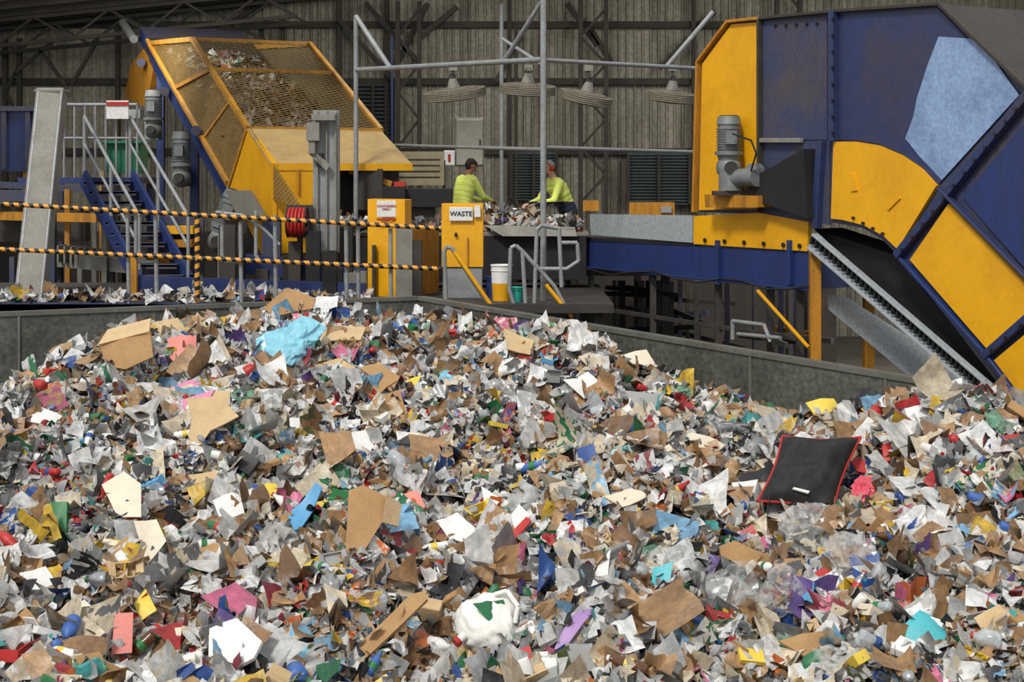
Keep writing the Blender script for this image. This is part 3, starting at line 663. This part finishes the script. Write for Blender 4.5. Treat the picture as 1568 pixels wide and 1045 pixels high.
# ---------------- yellow cabinets + station
a=B('yellow_sorting_cabinet')
p0=P(563,305,21.1);p1=P(620,306,20.8);p2=P(672,350,21.8);zb_=PZ
a.prism([(p0.x,p0.y,zb_),(p1.x,p1.y,zb_),(p1.x,p1.y,p1.z),(p0.x,p0.y,p0.z)],(.06,.5,0),YEL)
a.prism([(p1.x,p1.y,zb_),(p2.x,p2.y,zb_),(p2.x,p2.y,p2.z),(p1.x,p1.y,p2.z)],(-.1,.4,0),YELD)
a.box(P(592,320,20.9)+Vector((0,-.03,0)),(.28,.01,.24),WHT);a.box(P(592,336,20.9)+Vector((0,-.035,0)),(.28,.01,.03),RED)
o=a.build(.006)
text('CONTAINERS\nONLY',P(592,318,20.9)+Vector((0,-.045,0)),.045,RED,o,(math.pi/2,0,0))
a=B('waste_sorting_cabinet')
a.box((P(708,0,20.6).x,20.8,(P(0,312,20.6).z+PZ+.45)/2),(.6,.35,P(0,312,20.6).z-PZ-.45),YEL)
a.box((P(708,0,20.6).x,20.8,PZ+.22),(.57,.3,.44),GAL)
a.box(P(706,328,20.55)+Vector((0,.03,0)),(.34,.02,.2),WHT);a.box(P(731,324,20.55)+Vector((0,.03,0)),(.09,.02,.17),WHT);a.box(P(698,360,20.55)+Vector((0,.04,0)),(.04,.02,.06),BLK)
a.box(P(716,385,20.55)+Vector((0,.05,0)),(.02,.02,.4),YELD)
o=a.build(.006)
text('WASTE',P(706,328,20.55)+Vector((0,.015,0)),.098,INK,o,(math.pi/2,0,0))
ct=B('sorting_counter')
ct.box((P(700,0,23.3).x,23.0,H-.93),(4.2,1.0,.06),GALD);ct.box((P(700,0,23).x,22.9,H-1.3),(4.1,.8,.7),BLK)
ct.box((P(640,0,23).x,23.4,H-.6),(.5,.3,.5),DRK);ct.box(P(618,300,23.3),(.45,.2,.2),YEL);ct.box(P(604,296,23),(.35,.2,.22),BLK);ct.box(P(598,290,23.2),(.2,.1,.06),RED)
for x in(-2.6,0.9): ct.box((x,23,(H-1.6)/2+.0),(.08,.08,H-1.6),DRK)
ct.box(P(655,303,23.3),(.8,.4,.3),BLK);ct.box(P(612,283,23.4),(.18,.12,.1),RED)
ct.box(P(565,290,24.5),(.5,.4,.7),DRK);ct.beam(P(535,262,24.5),P(600,282,24.5),.1,.1,YELD);ct.box(P(575,250,25),(.7,.3,.12),DRK)
ct.box(P(815,352,22.4),(1.3,.06,.05),GAL);ct.prism([P(742,345,22.4),P(880,348,22.4),P(884,362,22.3),P(770,362,22.3)],(0,.05,0),GALD)
ct.build(.005)
nb3=800;Cc=np.stack([rng.uniform(-3.0,1.1,nb3),rng.uniform(22.5,23.5,nb3),H-.87+rng.uniform(0,.1,nb3)],-1)
gen_pieces('sorted_waste_on_counter',Cc,np.tile([0,-.3,1.],(nb3,1)),.13,.4)
sg=B('notice_board');sg.box(P(642,258,28),(.98,.05,.66),mat('dusty_board',(150,140,112),.8,dirt=.5,dcol=(110,100,75),scale=6));
for x in(605,680): sg.box(P(x,300,28.05),(.05,.05,1.4),DRK)
for k in range(4): sg.box(P(642,244+k*9,27.96),(.8,.01,.015),DRK)
o=sg.build()
eb_=B('electrical_cabinet');eb_.box(P(719,218,29),(.58,.3,.98),GALD);eb_.box(P(719,218,28.83),(.53,.02,.92),mat('cabinet_grey',(158,156,142),.6,dirt=.35,dcol=(120,112,90)));eb_.box(P(735,218,28.8),(.03,.03,.12),DRK);eb_.box(P(719,330,29),(.1,.1,2.1),DRK);eb_.box(P(688,242,28.8),(.22,.04,.3),WHT);eb_.box(P(688,242,28.77),(.05,.02,.16),RED);eb_.build(.01)
nt_=B('notice_board');nt_.box(P(998,320,27),(.85,.1,.25),YELD);nt_.box(P(1020,321,26.9),(.2,.05,.12),GYC);nt_.box(P(905,315,27),(.3,.05,.2),YELD);nt_.box(P(998,420,27.05),(.1,.1,1.2),DRK);nt_.build()
cc=B('control_panel_post');cc.box(P(500,278,22)+Vector((0,0,0)),(.4,.12,2.18),GAL)
for k in(486,500,514): cc.box(P(k,278,21.9),(.03,.04,2.16),GALD)
zc1=P(0,388,22).z;cc.box((P(500,0,22).x,22,(zc1+PZ)/2),(.12,.1,zc1-PZ),DRK)
cc.box(P(480,202,21.8),(.2,.16,.28),GALD);cc.box(P(496,180,21.8),(.36,.16,.1),GALD);cc.box(P(478,226,21.8),(.1,.1,.2),GALD);cc.box(P(490,245,21.85),(.1,.1,.2),BLK)
cc.prism([P(477,228,21.8),P(505,252,21.8),P(500,262,21.8),P(473,236,21.8)],(0,.06,0),GALD)
cc.build(.005)
hr=B('fire_hose_reel');c=P(455,340,21.6);hr.cyl(c,c+Vector((0,.25,0)),.1,BLK,n=20)
for k in range(5): hr.ring(c+Vector((-.11+.055*k,0,0)),(1,0,0),.2,.025,RED)
for s_ in(-1,1):
    hr.ring(c+Vector((s_*.14,0,0)),(1,0,0),.22,.012,DRK);hr.box(c+Vector((s_*.14,0,0)),(.01,.4,.03),RED);hr.box(c+Vector((s_*.14,0,0)),(.01,.03,.4),RED)
hr.cyl(c+Vector((-.16,0,0)),c+Vector((.16,0,0)),.07,BLK);hr.box(c+Vector((0,.28,0)),(.4,.04,.5),DRK);hr.box((c.x,c.y+.3,(c.z+PZ)/2),(.08,.06,c.z-PZ),DRK);hr.build()
# ---------------- handrails
STR=bpy.data.materials.new('hazard_stripes');STR.use_nodes=True
N=STR.node_tree.nodes;L=STR.node_tree.links;tc=N.new('ShaderNodeTexCoord');mp=N.new('ShaderNodeMapping');mp.inputs['Rotation'].default_value=(0,.5,0);L.new(tc.outputs['Object'],mp.inputs[0]);wv=N.new('ShaderNodeTexWave');wv.inputs['Scale'].default_value=2.7;wv.bands_direction='X';L.new(mp.outputs[0],wv.inputs['Vector'])
rp=N.new('ShaderNodeValToRGB');rp.color_ramp.interpolation='CONSTANT';rp.color_ramp.elements[0].color=lin((25,24,22));rp.color_ramp.elements[1].position=.45;rp.color_ramp.elements[1].color=lin((215,150,50));L.new(wv.outputs['Color'],rp.inputs['Fac']);L.new(rp.outputs[0],N['Principled BSDF'].inputs['Base Color'])
STR2=STR.copy();STR2.name='hazard_stripes_vertical'
for n_ in STR2.node_tree.nodes:
    if n_.type=='MAPPING': n_.inputs['Rotation'].default_value=(0,1.9,0)
hr=B('safety_handrail');d=19.85
hr.cyl(P(-60,309,d),P(675,350,d),.032,STR);hr.cyl(P(-60,379,d),P(675,412,d),.032,STR)
for u,vt in((238,330),(368,340),(421,330),(530,345),(598,350),(548,345)): hr.cyl(P(u,vt,d+.08),(P(u,0,d).x,d+.08,PZ),.03,GAL)
hr.cyl(P(302,328,d),(P(302,0,d).x,d,PZ),.036,STR2)
for u in(195,-40): hr.cyl(P(u,318,d+.08),(P(u,0,d).x,d+.08,PZ),.028,GAL)
for (u0,u1) in((208,236),(340,368),(392,421)):
    hr.tube([P(u0,322,d+.1),P(u0,392,d+.1),P(u0+6,402,d+.1),P(u1,402,d+.1)],.028,GAL);
hr.tube([P(330,325,d+.1),P(372,330,d+.1),P(405,352,d+.1),P(428,375,d+.1)],.024,GAL)
hr.build()
hp=B('walkway_handrail');d=19.9
for pts in([(683,458),(680,385),(684,378),(692,380),(740,455),(750,468)],[(805,470),(800,385),(790,376),(782,380),(780,445),(788,470)],[(815,400),(850,440),(872,482)],[(818,475),(822,352),(830,345),(856,350),(860,440)],[(860,372),(884,372),(886,400),(868,412),(822,412)],[(800,385),(822,410)]):
    hp.tube([P(u,v,d) for u,v in pts],.03,GAL)
hp.tube([P(696,386,d-.06),P(752,468,d-.06)],.03,YEL);hp.tube([P(836,436,d-.06),P(876,486,d-.06)],.03,YEL)
hp.build()
pf=B('overhead_pipe_frame')
d0=24;d1=20.2
pf.cyl(P(545,25,d0),(P(545,0,d0).x,d0,PZ),.04,GAL);pf.cyl(P(832,-6,d1),(P(832,0,d1).x,d1,PZ),.045,GAL)
pf.cyl(P(545,107,d0),P(834,91,d1),.04,GAL);pf.cyl(P(545,25,d0),P(598,105,23.5),.045,GAL);pf.cyl(P(834,-4,d1),P(770,96,21),.035,GAL)
pf.cyl(P(832,92,d1),P(1072,105,22.5),.032,GAL);pf.cyl(P(768,6,27),(P(768,0,27).x,27,WZ),.04,GAL);pf.cyl(P(832,226,d1),P(1068,233,22.5),.028,GAL);pf.cyl(P(590,222,27),P(832,229,d1),.028,GAL)
pf.cyl(P(1018,105,23),P(1092,18,23),.04,GAL);pf.cyl(P(1068,100,22.5),(P(1068,0,22.5).x,22.5,P(0,325,22.5).z),.03,GAL);pf.cyl(P(770,60,23),P(832,100,22),.03,GAL)
pf.cyl(P(790,40,38),(P(790,0,38).x,38,0),.04,COLM);pf.cyl(P(600,55,38),(P(600,0,38).x,38,0),.04,BLU)
pf.build()
FAN=mat('fan_cage_dusty',(130,122,106),.7,dirt=.5,dcol=(86,78,64))
for (u,v,d,R,tx) in((696,144,24,.52,-.12),(808,137,23,.44,.05),(897,150,23,.42,.22),(1028,148,23.5,.38,.1)):
    b=B('industrial_fan');c=P(u,v,d);ax=Vector((tx,-.14,1)).normalized();X=ax.orthogonal().normalized();Y=ax.cross(X)
    for k,(h,rr) in enumerate(((.06,R),(-.06,R),(.08,R*.75),(-.08,R*.75),(.09,R*.5),(-.09,R*.5),(-.1,R*.2),(0,R),(.03,R),(-.03,R))): b.ring(c+ax*h,ax,rr,.012,FAN,28,5)
    for i in range(40):
        t=i*math.pi/20;o=X*math.cos(t)+Y*math.sin(t);b.tube([c+ax*.1+o*.1,c+ax*.06+o*R,c-ax*.06+o*R,c-ax*.1+o*.05],.006,FAN,4)
    for i in range(4):
        t=i*1.571;o=X*math.cos(t)+Y*math.sin(t);e_=ax.cross(o);b.prism([c+o*.08-e_*.05,c+o*R*.9-e_*.15,c+o*R*.92+e_*.13,c+o*.08+e_*.06],ax*.015+e_*.01,FAN)
    b.cyl(c-ax*.03,c+ax*.12,.13,GALD,r2=.11,n=16);b.cyl(c+ax*.12,c+ax*.26,.11,GALD,r2=.06,n=16);b.ring(c+ax*.29,(0,1,0),.05,.012,DRK)
    b.cyl(c+ax*.22,Vector((c.x+tx*.2,c.y,P(0,100,d).z)),.02,DRK);b.box(Vector((c.x+tx*.2,c.y,P(0,104,d).z)),(.14,.1,.1),GALD)
    b.build()
# ---------------- caged infeed conveyor
SP=VPlane((-6.46,29.0),(-4.60,25.0))
cv=B('caged_infeed_conveyor')
Wd=Vector((4,1.86,0)).normalized()*2.45
A=SP(228,66);Bp=SP(295,60);Cp=SP(380,197);E=SP(352,286)
ln=(Cp-Bp)
def ext(p,k): return p+ln*k
for a_,b_ in((A,Bp),(Bp,Cp),(Cp,E),(E,A)):
    cv.beam(a_,b_,.08,.1,YELF);cv.beam(a_+Wd,b_+Wd,.08,.1,YELF)
for p_ in(A,Bp,Cp,E): cv.beam(p_,p_+Wd,.08,.08,YELF)
Mid0=Bp.lerp(Cp,.37);cv.beam(Mid0,Mid0+Wd,.08,.08,YELF);cv.beam(Mid0,A.lerp(E,.37),.08,.08,YELF);Mid1=Bp.lerp(Cp,.72);cv.beam(Mid1,A.lerp(E,.72),.05,.06,YELF)
WIRE=mat('mesh_wire',(150,120,62),.7,dirt=.4,dcol=(100,82,48))
def meshpanel(o,U,V,sp=.085,w=.011):
    Lu=U.length;Lv=V.length;u=U/Lu;v=V/Lv
    for sgn in(1,-1):
        c=-Lv*1.8 if sgn==1 else 0.0
        cmax=Lu if sgn==1 else Lu+Lv*1.8
        k=.55
        while c<cmax:
            f=lambda y:c+sgn*k*y
            ya=(0-c)/(sgn*k);yb=(Lu-c)/(sgn*k);lo,hi=min(ya,yb),max(ya,yb);y0=max(0,lo);y1=min(Lv,hi)
            if y1-y0>.02: cv.beam(o+u*f(y0)+v*y0,o+u*f(y1)+v*y1,w,w*.6,WIRE)
            c+=sp
meshpanel(Bp,ln,Wd,.12,.013);meshpanel(A,E-A,(Bp-A),.12,.013)
dn=Vector((0,0,-1))
cv.prism([A+Vector((0,0,.1)),E+Vector((0,0,.1)),E+dn*.42+ln*.04,A+dn*.42],Wd*.04,BLU)
cv.prism([ext(A,-.25),E,E+dn*.35,ext(A,-.25)+dn*.35],Wd,BLU,BLUD)
cv.beam(A+SP.n3*.04+dn*-.08,E+SP.n3*.04+dn*-.08,.08,.05,YELF)
cv.prism([A+Vector((0,0,.02)),E+Vector((0,0,.02)),E+Vector((0,0,.12)),A+Vector((0,0,.12))],Wd,BLK)
cv.prism([A+Wd*1.01,Bp+Wd*1.01,Cp+Wd*1.01,E+Wd*1.01],Wd*.02,mat('cage_back_sheet',(84,76,56),.8,dirt=.5,dcol=(56,50,40)))
hd=[SP(200,100),SP(228,64),SP(240,70),SP(225,165),SP(190,150)];cv.prism(hd,Wd*.1,YELD)
for k in(0,.3,.6): cv.cyl(SP(188,35+k*30,.2)+Wd*k,SP(205,60+k*30,.2)+Wd*k,.1,MOT)
hp_=[(380,197),(417,250),(417,388),(400,388),(352,288)]
cv.prism([SP(u,v,.02) for u,v in hp_],Wd*.03,YEL)
F0=SP(417,250);F1=SP(417,388)
front=Wd*.34
cv.prism([F0,F0+front,F1+front,F1],-SP.n3.cross(Vector((0,0,1)))*.04,YEL)
cv.prism([SP(380,197,.03),F0+SP.n3*.03,F0+Wd,SP(380,197)+Wd],Vector((0,0,-.05)),TAN)
cv.prism([F0,F0+Wd,F0+Wd-Vector((0,0,.12)),F0-Vector((0,0,.12))],Vector((0.02,-.05,0)),YEL)
cv.prism([SP(u,v,-.1) for u,v in[(382,204),(412,255),(412,388),(362,388),(362,280)]],Wd*.95,DRK)
for t_ in(.25,.45): 
    q_=F0+Wd*t_*.7;cv.cyl(q_+Vector((0.02,-.07,-.1)),q_+Vector((0.02,-.07,-.5)),.02,YELD)
gearmotor(cv,SP(235,180,.35),(0,0,1),.75,.17);gearmotor(cv,SP(278,250,.35),(0,0,1),.8,.17)
gearmotor(cv,SP(345,345,.4),(.3,0,.9),.8,.19)
for (u,v) in((235,175),(278,245),(340,330)): cv.box(SP(u,v+25,.2),(.3,.4,.4),MOT)
cv.box(SP(205,175,.6),(.35,.3,.2),MOT)
cv.prism([SP(345,292,.5),SP(380,292,.5),SP(402,330,.5),SP(365,335,.5)],(0,.35,0),GALD)
for p_ in(A.lerp(E,.1),A.lerp(E,.55),E):
    for k in(.05,.95):
        q_=p_+Wd*k;cv.box((q_.x,q_.y,(q_.z-.35)/2),(.16,.16,q_.z-.35),BLU)
for u,v in((216,96),(252,140),(300,200)): cv.cyl(SP(u,v,.1),SP(u,v,.16),.1,BLUD)
cv.build()
nbb=1500;s_=.1+.88*rng.random(nbb)**.6;t_=rng.random(nbb)
Aa=np.array(A);LN=np.array(E-A);WW=np.array(Wd)
Pp=Aa+LN*s_[:,None];yv=Pp[:,1]
roof=np.where(yv>Bp.y,np.interp(yv,[Bp.y,A.y],[Bp.z,A.z]),np.interp(yv,[Cp.y,Bp.y],[Cp.z,Bp.z]))
av=np.clip(roof-Pp[:,2]-.4,0.02,.6)*np.clip(s_*1.4,0.15,1)
Cc=Pp+WW*(.05+.88*t_[:,None])+np.stack([0*s_,0*s_,.14+rng.random(nbb)*av],-1)
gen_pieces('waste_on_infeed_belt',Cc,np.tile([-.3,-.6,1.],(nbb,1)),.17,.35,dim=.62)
# ---------------- left column, stairs, bins
lc=B('galvanised_chute');a=P(80,140,22.5);c=P(46,470,21.2);dd=(c-a);c=a+dd*(a.z/(a.z-c.z));lc.beam(a,c,.42,.3,GALD);lc.beam(a+Vector((-.16,-.16,0)),c+Vector((-.16,-.16,0)),.04,.04,GAL);lc.beam(a+Vector((.2,-.16,0)),c+Vector((.2,-.16,0)),.04,.04,GAL);lc.box(a,(.46,.36,.05),GALD);lc.build(.01)
st=B('access_stairs');d=22.5
a0=P(128,272,d+1);a1=P(212,432,d-.6)
st.beam(a0,a1,.06,.28,BLU);st.beam(a0+Vector((.75,.1,0)),a1+Vector((.75,.1,0)),.06,.28,BLU)
for i in range(10):
    q_=a0.lerp(a1,(i+.5)/10);st.box(q_+Vector((.37,.05,0)),(.75,.28,.04),BLUD);st.box(q_+Vector((.37,-.08,-.02)),(.75,.02,.06),BLUD)
for dx in(0,.75):
    of=Vector((dx,.05,0));u1=Vector((0,0,1.0))
    st.tube([a0+of+u1,a1+of+u1],.03,GAL);st.tube([a0+of+u1*.55,a1+of+u1*.55],.025,GAL)
    for t_ in(0,.5,1): q_=a0.lerp(a1,t_)+of;st.cyl(q_,q_+u1,.028,GAL)
lz=a0.z;st.box((a0.x-.1,d+1.7,lz-.05),(2.0,1.3,.1),BLU)
for x in np.linspace(a0.x-.35,a0.x+.85,8): st.cyl((x,d+1.1,lz),(x,d+1.1,lz+1.2),.02,GAL)
st.cyl((a0.x-.35,d+1.1,lz+1.2),(a0.x+.85,d+1.1,lz+1.2),.03,GAL);st.cyl((a0.x-.35,d+1.1,lz+.65),(a0.x+.85,d+1.1,lz+.65),.022,GAL)
st.box(P(180,168,23.4),(.36,.03,.3),WHT);st.box(P(180,159,23.38),(.36,.03,.06),RED)
for x in(a0.x-.9,a0.x+.8):
    for y in(d+1.2,d+2.2): st.box((x,y,lz/2-.05),(.12,.12,lz-.1),BLUD)
st.box(P(272,352,23),(.6,.5,.12),YEL);st.box(P(265,372,23),(.7,.5,.12),YELD);st.box(P(260,400,23),(.6,.4,.2),YELD);st.box(P(270,388,23.3),(.9,.1,1.2),BLUD);st.box(P(205,425,20.9),(.1,.1,.7),YELD)
st.build()
gb=B('green_storage_bin');c=P(183,242,23.5);c.y=23.75;gb.prism([c+Vector((-.3,-.05,.25)),c+Vector((.3,-.05,.25)),c+Vector((.27,-.03,-.25)),c+Vector((-.27,-.03,-.25))],(0,.5,0),GRN);gb.box(c+Vector((0,.15,.26)),(.66,.6,.05),GRN);gb.build(.01)
bs=B('blue_skip_container');c=P(8,215,30);bs.prism([c+Vector((-1.6,0,.65)),c+Vector((.75,0,.65)),c+Vector((.6,0,-.65)),c+Vector((-1.6,0,-.65))],(0,1.6,0),BLU)
for k in(-1.2,-.6,0,.5): bs.box(c+Vector((k,-.05,0)),(.1,.1,1.2),BLUD)
bs.box(c+Vector((-.4,-.05,.66)),(2.5,.14,.1),BLUD)
for x in(-1.4,.4):
    for y in(.2,1.4): bs.box((c.x+x,c.y+y,(c.z-.65)/2),(.15,.15,c.z-.65),YELD)
bs.build()
lcv=B('lower_transfer_conveyor');lcv.beam(P(85,395,26),P(235,408,25),.6,.25,GALD);lcv.beam(P(-20,300,27),P(60,300,27),.8,.2,BLUD);lcv.beam(P(-20,330,27),P(150,334,26),.1,.16,YELD);lcv.beam(P(-20,282,28),P(130,290,28),.1,.12,BLUD);lcv.box(P(20,350,27.5),(1.2,.3,.5),DRK);lcv.box(P(110,345,27),(.6,.3,.6),DRK)
for (u,v,d_) in((90,410,26),(160,415,25.6),(225,420,25)): q_=P(u,v,d_);lcv.box((q_.x,q_.y,q_.z/2),(.12,.12,q_.z),DRK)
for i in range(18): q_=P(random.uniform(-10,240),random.uniform(260,460),random.uniform(25,30));lcv.box((q_.x,q_.y,q_.z/2),(.09,.09,q_.z),random.choice([DRK,BLUD,GALD,YELD]))
for i in range(16):
    q_=P(95+i*10,388+i,25.6);lcv.box(q_,(.03,.5,.3),GALD)
lcv.build()
def bucket(name,u,v,d,r,h,mb_,mt=None):
    b=B(name);c=P(u,v,d);c.z=PZ;b.cyl(c,c+Vector((0,0,h*.5)),r*.85,mb_,r2=r*.93,n=20);b.cyl(c+Vector((0,0,h*.5)),c+Vector((0,0,h)),r*.93,mt or mb_,r2=r,n=20);b.ring(c+Vector((0,0,h)),(0,0,1),r,.012,mt or mb_);b.ring(c+Vector((0,0,h*.85)),(0,0,1),r,.008,mt or mb_);b.tube([c+Vector((r*math.cos(a_),-.01,h*.9-abs(math.sin(a_))*h*.3)) for a_ in np.linspace(0,math.pi,9)],.005,GAL);b.build()
bucket('paint_bucket',768,465,20.3,.15,.5,YEL,WP);bucket('teal_bucket',790,470,20.1,.1,.2,TEAL);bucket('paint_bucket',757,455,20.8,.13,.3,BLU)
# ---------------- workers
SK=mat('skin',(150,104,78),.6,dirt=.1,fine=.03);SK2=mat('skin_fair',(196,150,124),.6,dirt=.1,fine=.03)
HVY=mat('hi_vis_yellow',(222,232,110),.7,dirt=.25,dcol=(180,188,80),scale=8,bump=.3,fine=.05);NAV=mat('navy_cloth',(32,38,58),.8,dirt=.1);TRS=mat('dark_trousers',(40,42,50),.85,dirt=.2);HAIR=mat('dark_hair',(38,28,22),.8,dirt=.1);CAP=mat('grey_cap',(150,145,135),.8,dirt=.2);BOOT=mat('boot_leather',(50,36,26),.6);EYE=mat('eye_dark',(20,16,14),.3,dirt=0)
def worker(name,pos,yaw,skin,cap,muffs,lean=.18,navy_z=None,sleeve='sh',reach=.42,nod=.5,sc_=1.0):
    pr=[]
    def cap_(a_,b_,r0,r1,t): pr.append((Vector(a_),Vector(b_),r0,r1,t))
    def hline(x,z,w,r,t): cap_((x,-w,z),(x,w,z),r,r,t)
    lx=lambda z:lean*max(0,(z-.95))/.55
    for s_ in(-1,1):
        cap_((0,s_*.095,.92),(.03,s_*.11,.5),.1,.068,'tr');cap_((.03,s_*.11,.5),(-.02,s_*.12,.12),.066,.048,'tr')
        cap_((-.05,s_*.12,.05),(.16,s_*.14,.045),.05,.042,'boot')
        cap_((-.03,s_*.12,.14),(-.04,s_*.12,.06),.055,.05,'boot')
    for z,w,r,t in((.93,.08,.125,'tr'),(1.0,.07,.13,'sh'),(1.08,.065,.13,'sh'),(1.16,.075,.132,'sh'),(1.24,.09,.135,'sh'),(1.32,.1,.13,'sh'),(1.39,.12,.1,'sh'),(1.43,.14,.072,'sh')): hline(lx(z),z,w,r,t)
    sx=lx(1.42)
    cap_((sx,0,1.44),(sx+.05,0,1.56),.06,.055,'sk')
    for s_ in(-1,1):
        S_=Vector((sx,s_*.2,1.41));E_=Vector((sx+.14,s_*.27,1.13));Wr=Vector((sx+reach,s_*.14,1.06))
        cap_(S_,E_,.07,.054,'sh');cap_(E_,Wr,.05,.031,sleeve)
        d_=(Wr-E_).normalized();pm=Wr+d_*.07
        lat=Vector((0,0,1)).cross(d_).normalized()
        for k in(-.025,-.008,.008,.025): cap_(Wr+lat*k*.6,pm+lat*k*1.2+d_*.01,.016,.014,'gl')
        for k,l in((-.033,.06),(-.011,.075),(.011,.08),(.033,.07)):
            b0=pm+lat*k;b1=b0+d_*l*.5+Vector((0,0,-.008));b2=b1+d_*l*.25+Vector((0,0,-.035))
            cap_(b0,b1,.0105,.0095,'gl');cap_(b1,b2,.0095,.008,'gl')
        th_=-s_ if lat.y>0 else s_;b0=Wr+d_*.02+lat*.025*th_;b1=b0+d_*.035+lat*.03*th_;cap_(b0,b1,.013,.011,'gl');cap_(b1,b1+d_*.03,.011,.009,'gl')
    R=Matrix.Rotation(nod,3,'Y');hc=Vector((sx+.09,0,1.645))
    T=lambda x,y,z:hc+R@Vector((x,y,z))
    sk='sk'
    cap_(T(-.02,0,.02),T(.02,0,.015),.088,.082,sk);cap_(T(.02,0,-.03),T(.045,0,-.07),.062,.04,sk);cap_(T(.03,-.02,-.05),T(.03,.02,-.05),.05,.05,sk)
    cap_(T(.09,0,.01),T(.112,0,-.022),.01,.015,sk)
    for s_ in(-1,1):
        cap_(T(-.005,s_*.08,.01),T(-.008,s_*.085,-.025),.018,.012,sk)
        cap_(T(.088,s_*.032,.012),T(.09,s_*.032,.012),.011,.011,'eye')
        cap_(T(.088,s_*.018,.032),T(.085,s_*.048,.034),.007,.006,'hair')
    cap_(T(.082,-.02,-.055),T(.082,.02,-.055),.007,.007,'red')
    ht='cap' if cap else 'hair'
    cap_(T(-.03,0,.04),T(.015,0,.045),.092,.084,ht);cap_(T(-.05,0,.0),T(-.04,0,-.035),.075,.06,'hair')
    if cap:
        for k in(-.04,-.015,.015,.04): cap_(T(.07,k,.06),T(.15,k*.9,.048),.012,.008,'cap')
    if muffs:
        for s_ in(-1,1): cap_(T(-.0,s_*.085,.0),T(-.0,s_*.115,.0),.042,.038,'red')
        pp=[T(0,.1*math.cos(a_),.03+.115*math.sin(a_)) for a_ in np.linspace(0,math.pi,9)]
        for i in range(8): cap_(pp[i],pp[i+1],.01,.01,'red')
    b=B('tmp')
    for a_,b_,r0,r1,t in pr:
        b.cyl(a_,b_,r0,SK,r2=r1,n=14);b.ell(a_,(r0,)*3,SK);b.ell(b_,(r1,)*3,SK)
    me=bpy.data.meshes.new('t');me.from_pydata(b.v,[],b.f);o=bpy.data.objects.new('t',me);bpy.context.scene.collection.objects.link(o)
    md=o.modifiers.new('r','REMESH');md.mode='VOXEL';md.voxel_size=.0085
    sm=o.modifiers.new('s','SMOOTH');sm.iterations=3;sm.factor=.5
    dg=bpy.context.evaluated_depsgraph_get();m2=bpy.data.meshes.new_from_object(o.evaluated_get(dg));bpy.data.objects.remove(o)
    m2.materials.clear()
    tags={'sh':HVY,'tr':TRS,'sk':skin,'gl':skin,'hair':HAIR,'cap':CAP,'red':RED,'boot':BOOT,'eye':EYE,'nav':NAV}
    keys=list(tags)
    for k in keys: m2.materials.append(tags[k])
    nf=len(m2.polygons);ce=np.empty(nf*3);m2.polygons.foreach_get('center',ce);ce=ce.reshape(-1,3)
    best=np.full(nf,1e9);bi=np.zeros(nf,int)
    for a_,b_,r0,r1,t in pr:
        A_=np.array(a_);D=np.array(b_-a_);L2_=max(D@D,1e-9);tt=np.clip(((ce-A_)@D)/L2_,0,1);dist=np.linalg.norm(ce-(A_+tt[:,None]*D),axis=1)-(r0+(r1-r0)*tt)
        w=dist<best;best[w]=dist[w];bi[w]=keys.index(t)
    if navy_z: 
        w=(bi==0)&(ce[:,2]<navy_z);bi[w]=keys.index('nav')
    m2.polygons.foreach_set('material_index',bi.astype(np.int32));m2.polygons.foreach_set('use_smooth',np.ones(nf,bool))
    o=bpy.data.objects.new(name,m2);bpy.context.scene.collection.objects.link(o);o.location=pos;o.rotation_euler=(0,0,yaw);o.scale=(sc_,)*3;return o
worker('sorting_worker',(xu(706,25.4),25.4,WZ),math.radians(38),SK,False,False,lean=.14,nod=.55,sc_=1.05)
worker('sorting_worker',(xu(870,24.2),24.2,WZ),math.radians(205),SK2,True,True,lean=.3,navy_z=1.1,nod=.6,sc_=1.02)
# ---------------- lights / world / camera
w=bpy.data.worlds.new('World');bpy.context.scene.world=w;w.use_nodes=True;bg=w.node_tree.nodes['Background'];bg.inputs[0].default_value=(.97,.97,1,1);bg.inputs[1].default_value=.85
def light(kind,name,loc,rot,energy,**k):
    l=bpy.data.lights.new(name,kind);l.energy=energy
    for a_,b_ in k.items(): setattr(l,a_,b_)
    o=bpy.data.objects.new(name,l);o.location=loc;o.rotation_euler=rot;bpy.context.scene.collection.objects.link(o);return o
light('SUN','daylight_sun',(0,0,20),(math.radians(44),0,math.radians(-25)),2.5,angle=math.radians(10),color=(1,.965,.9))
for x_,z_ in((-9,8.6),(-1,9.3),(8,10.1)): light('AREA','interior_fill_light',(x_,30.5,z_),(math.radians(25),0,0),520,size=4,color=(1,.97,.9))  # added fill lamps, out of view, brighten the back wall and machinery
cam=bpy.data.cameras.new('Camera');cam.sensor_width=36;cam.lens=36*F/1568;cam.shift_y=-(522.5-HV)/1568;cam.clip_end=200
co=bpy.data.objects.new('Camera',cam);co.location=(0,0,H);co.rotation_euler=(math.pi/2,0,0);bpy.context.scene.collection.objects.link(co);bpy.context.scene.camera=co
sc=bpy.context.scene;sc.view_settings.view_transform='Standard';sc.view_settings.look='None'
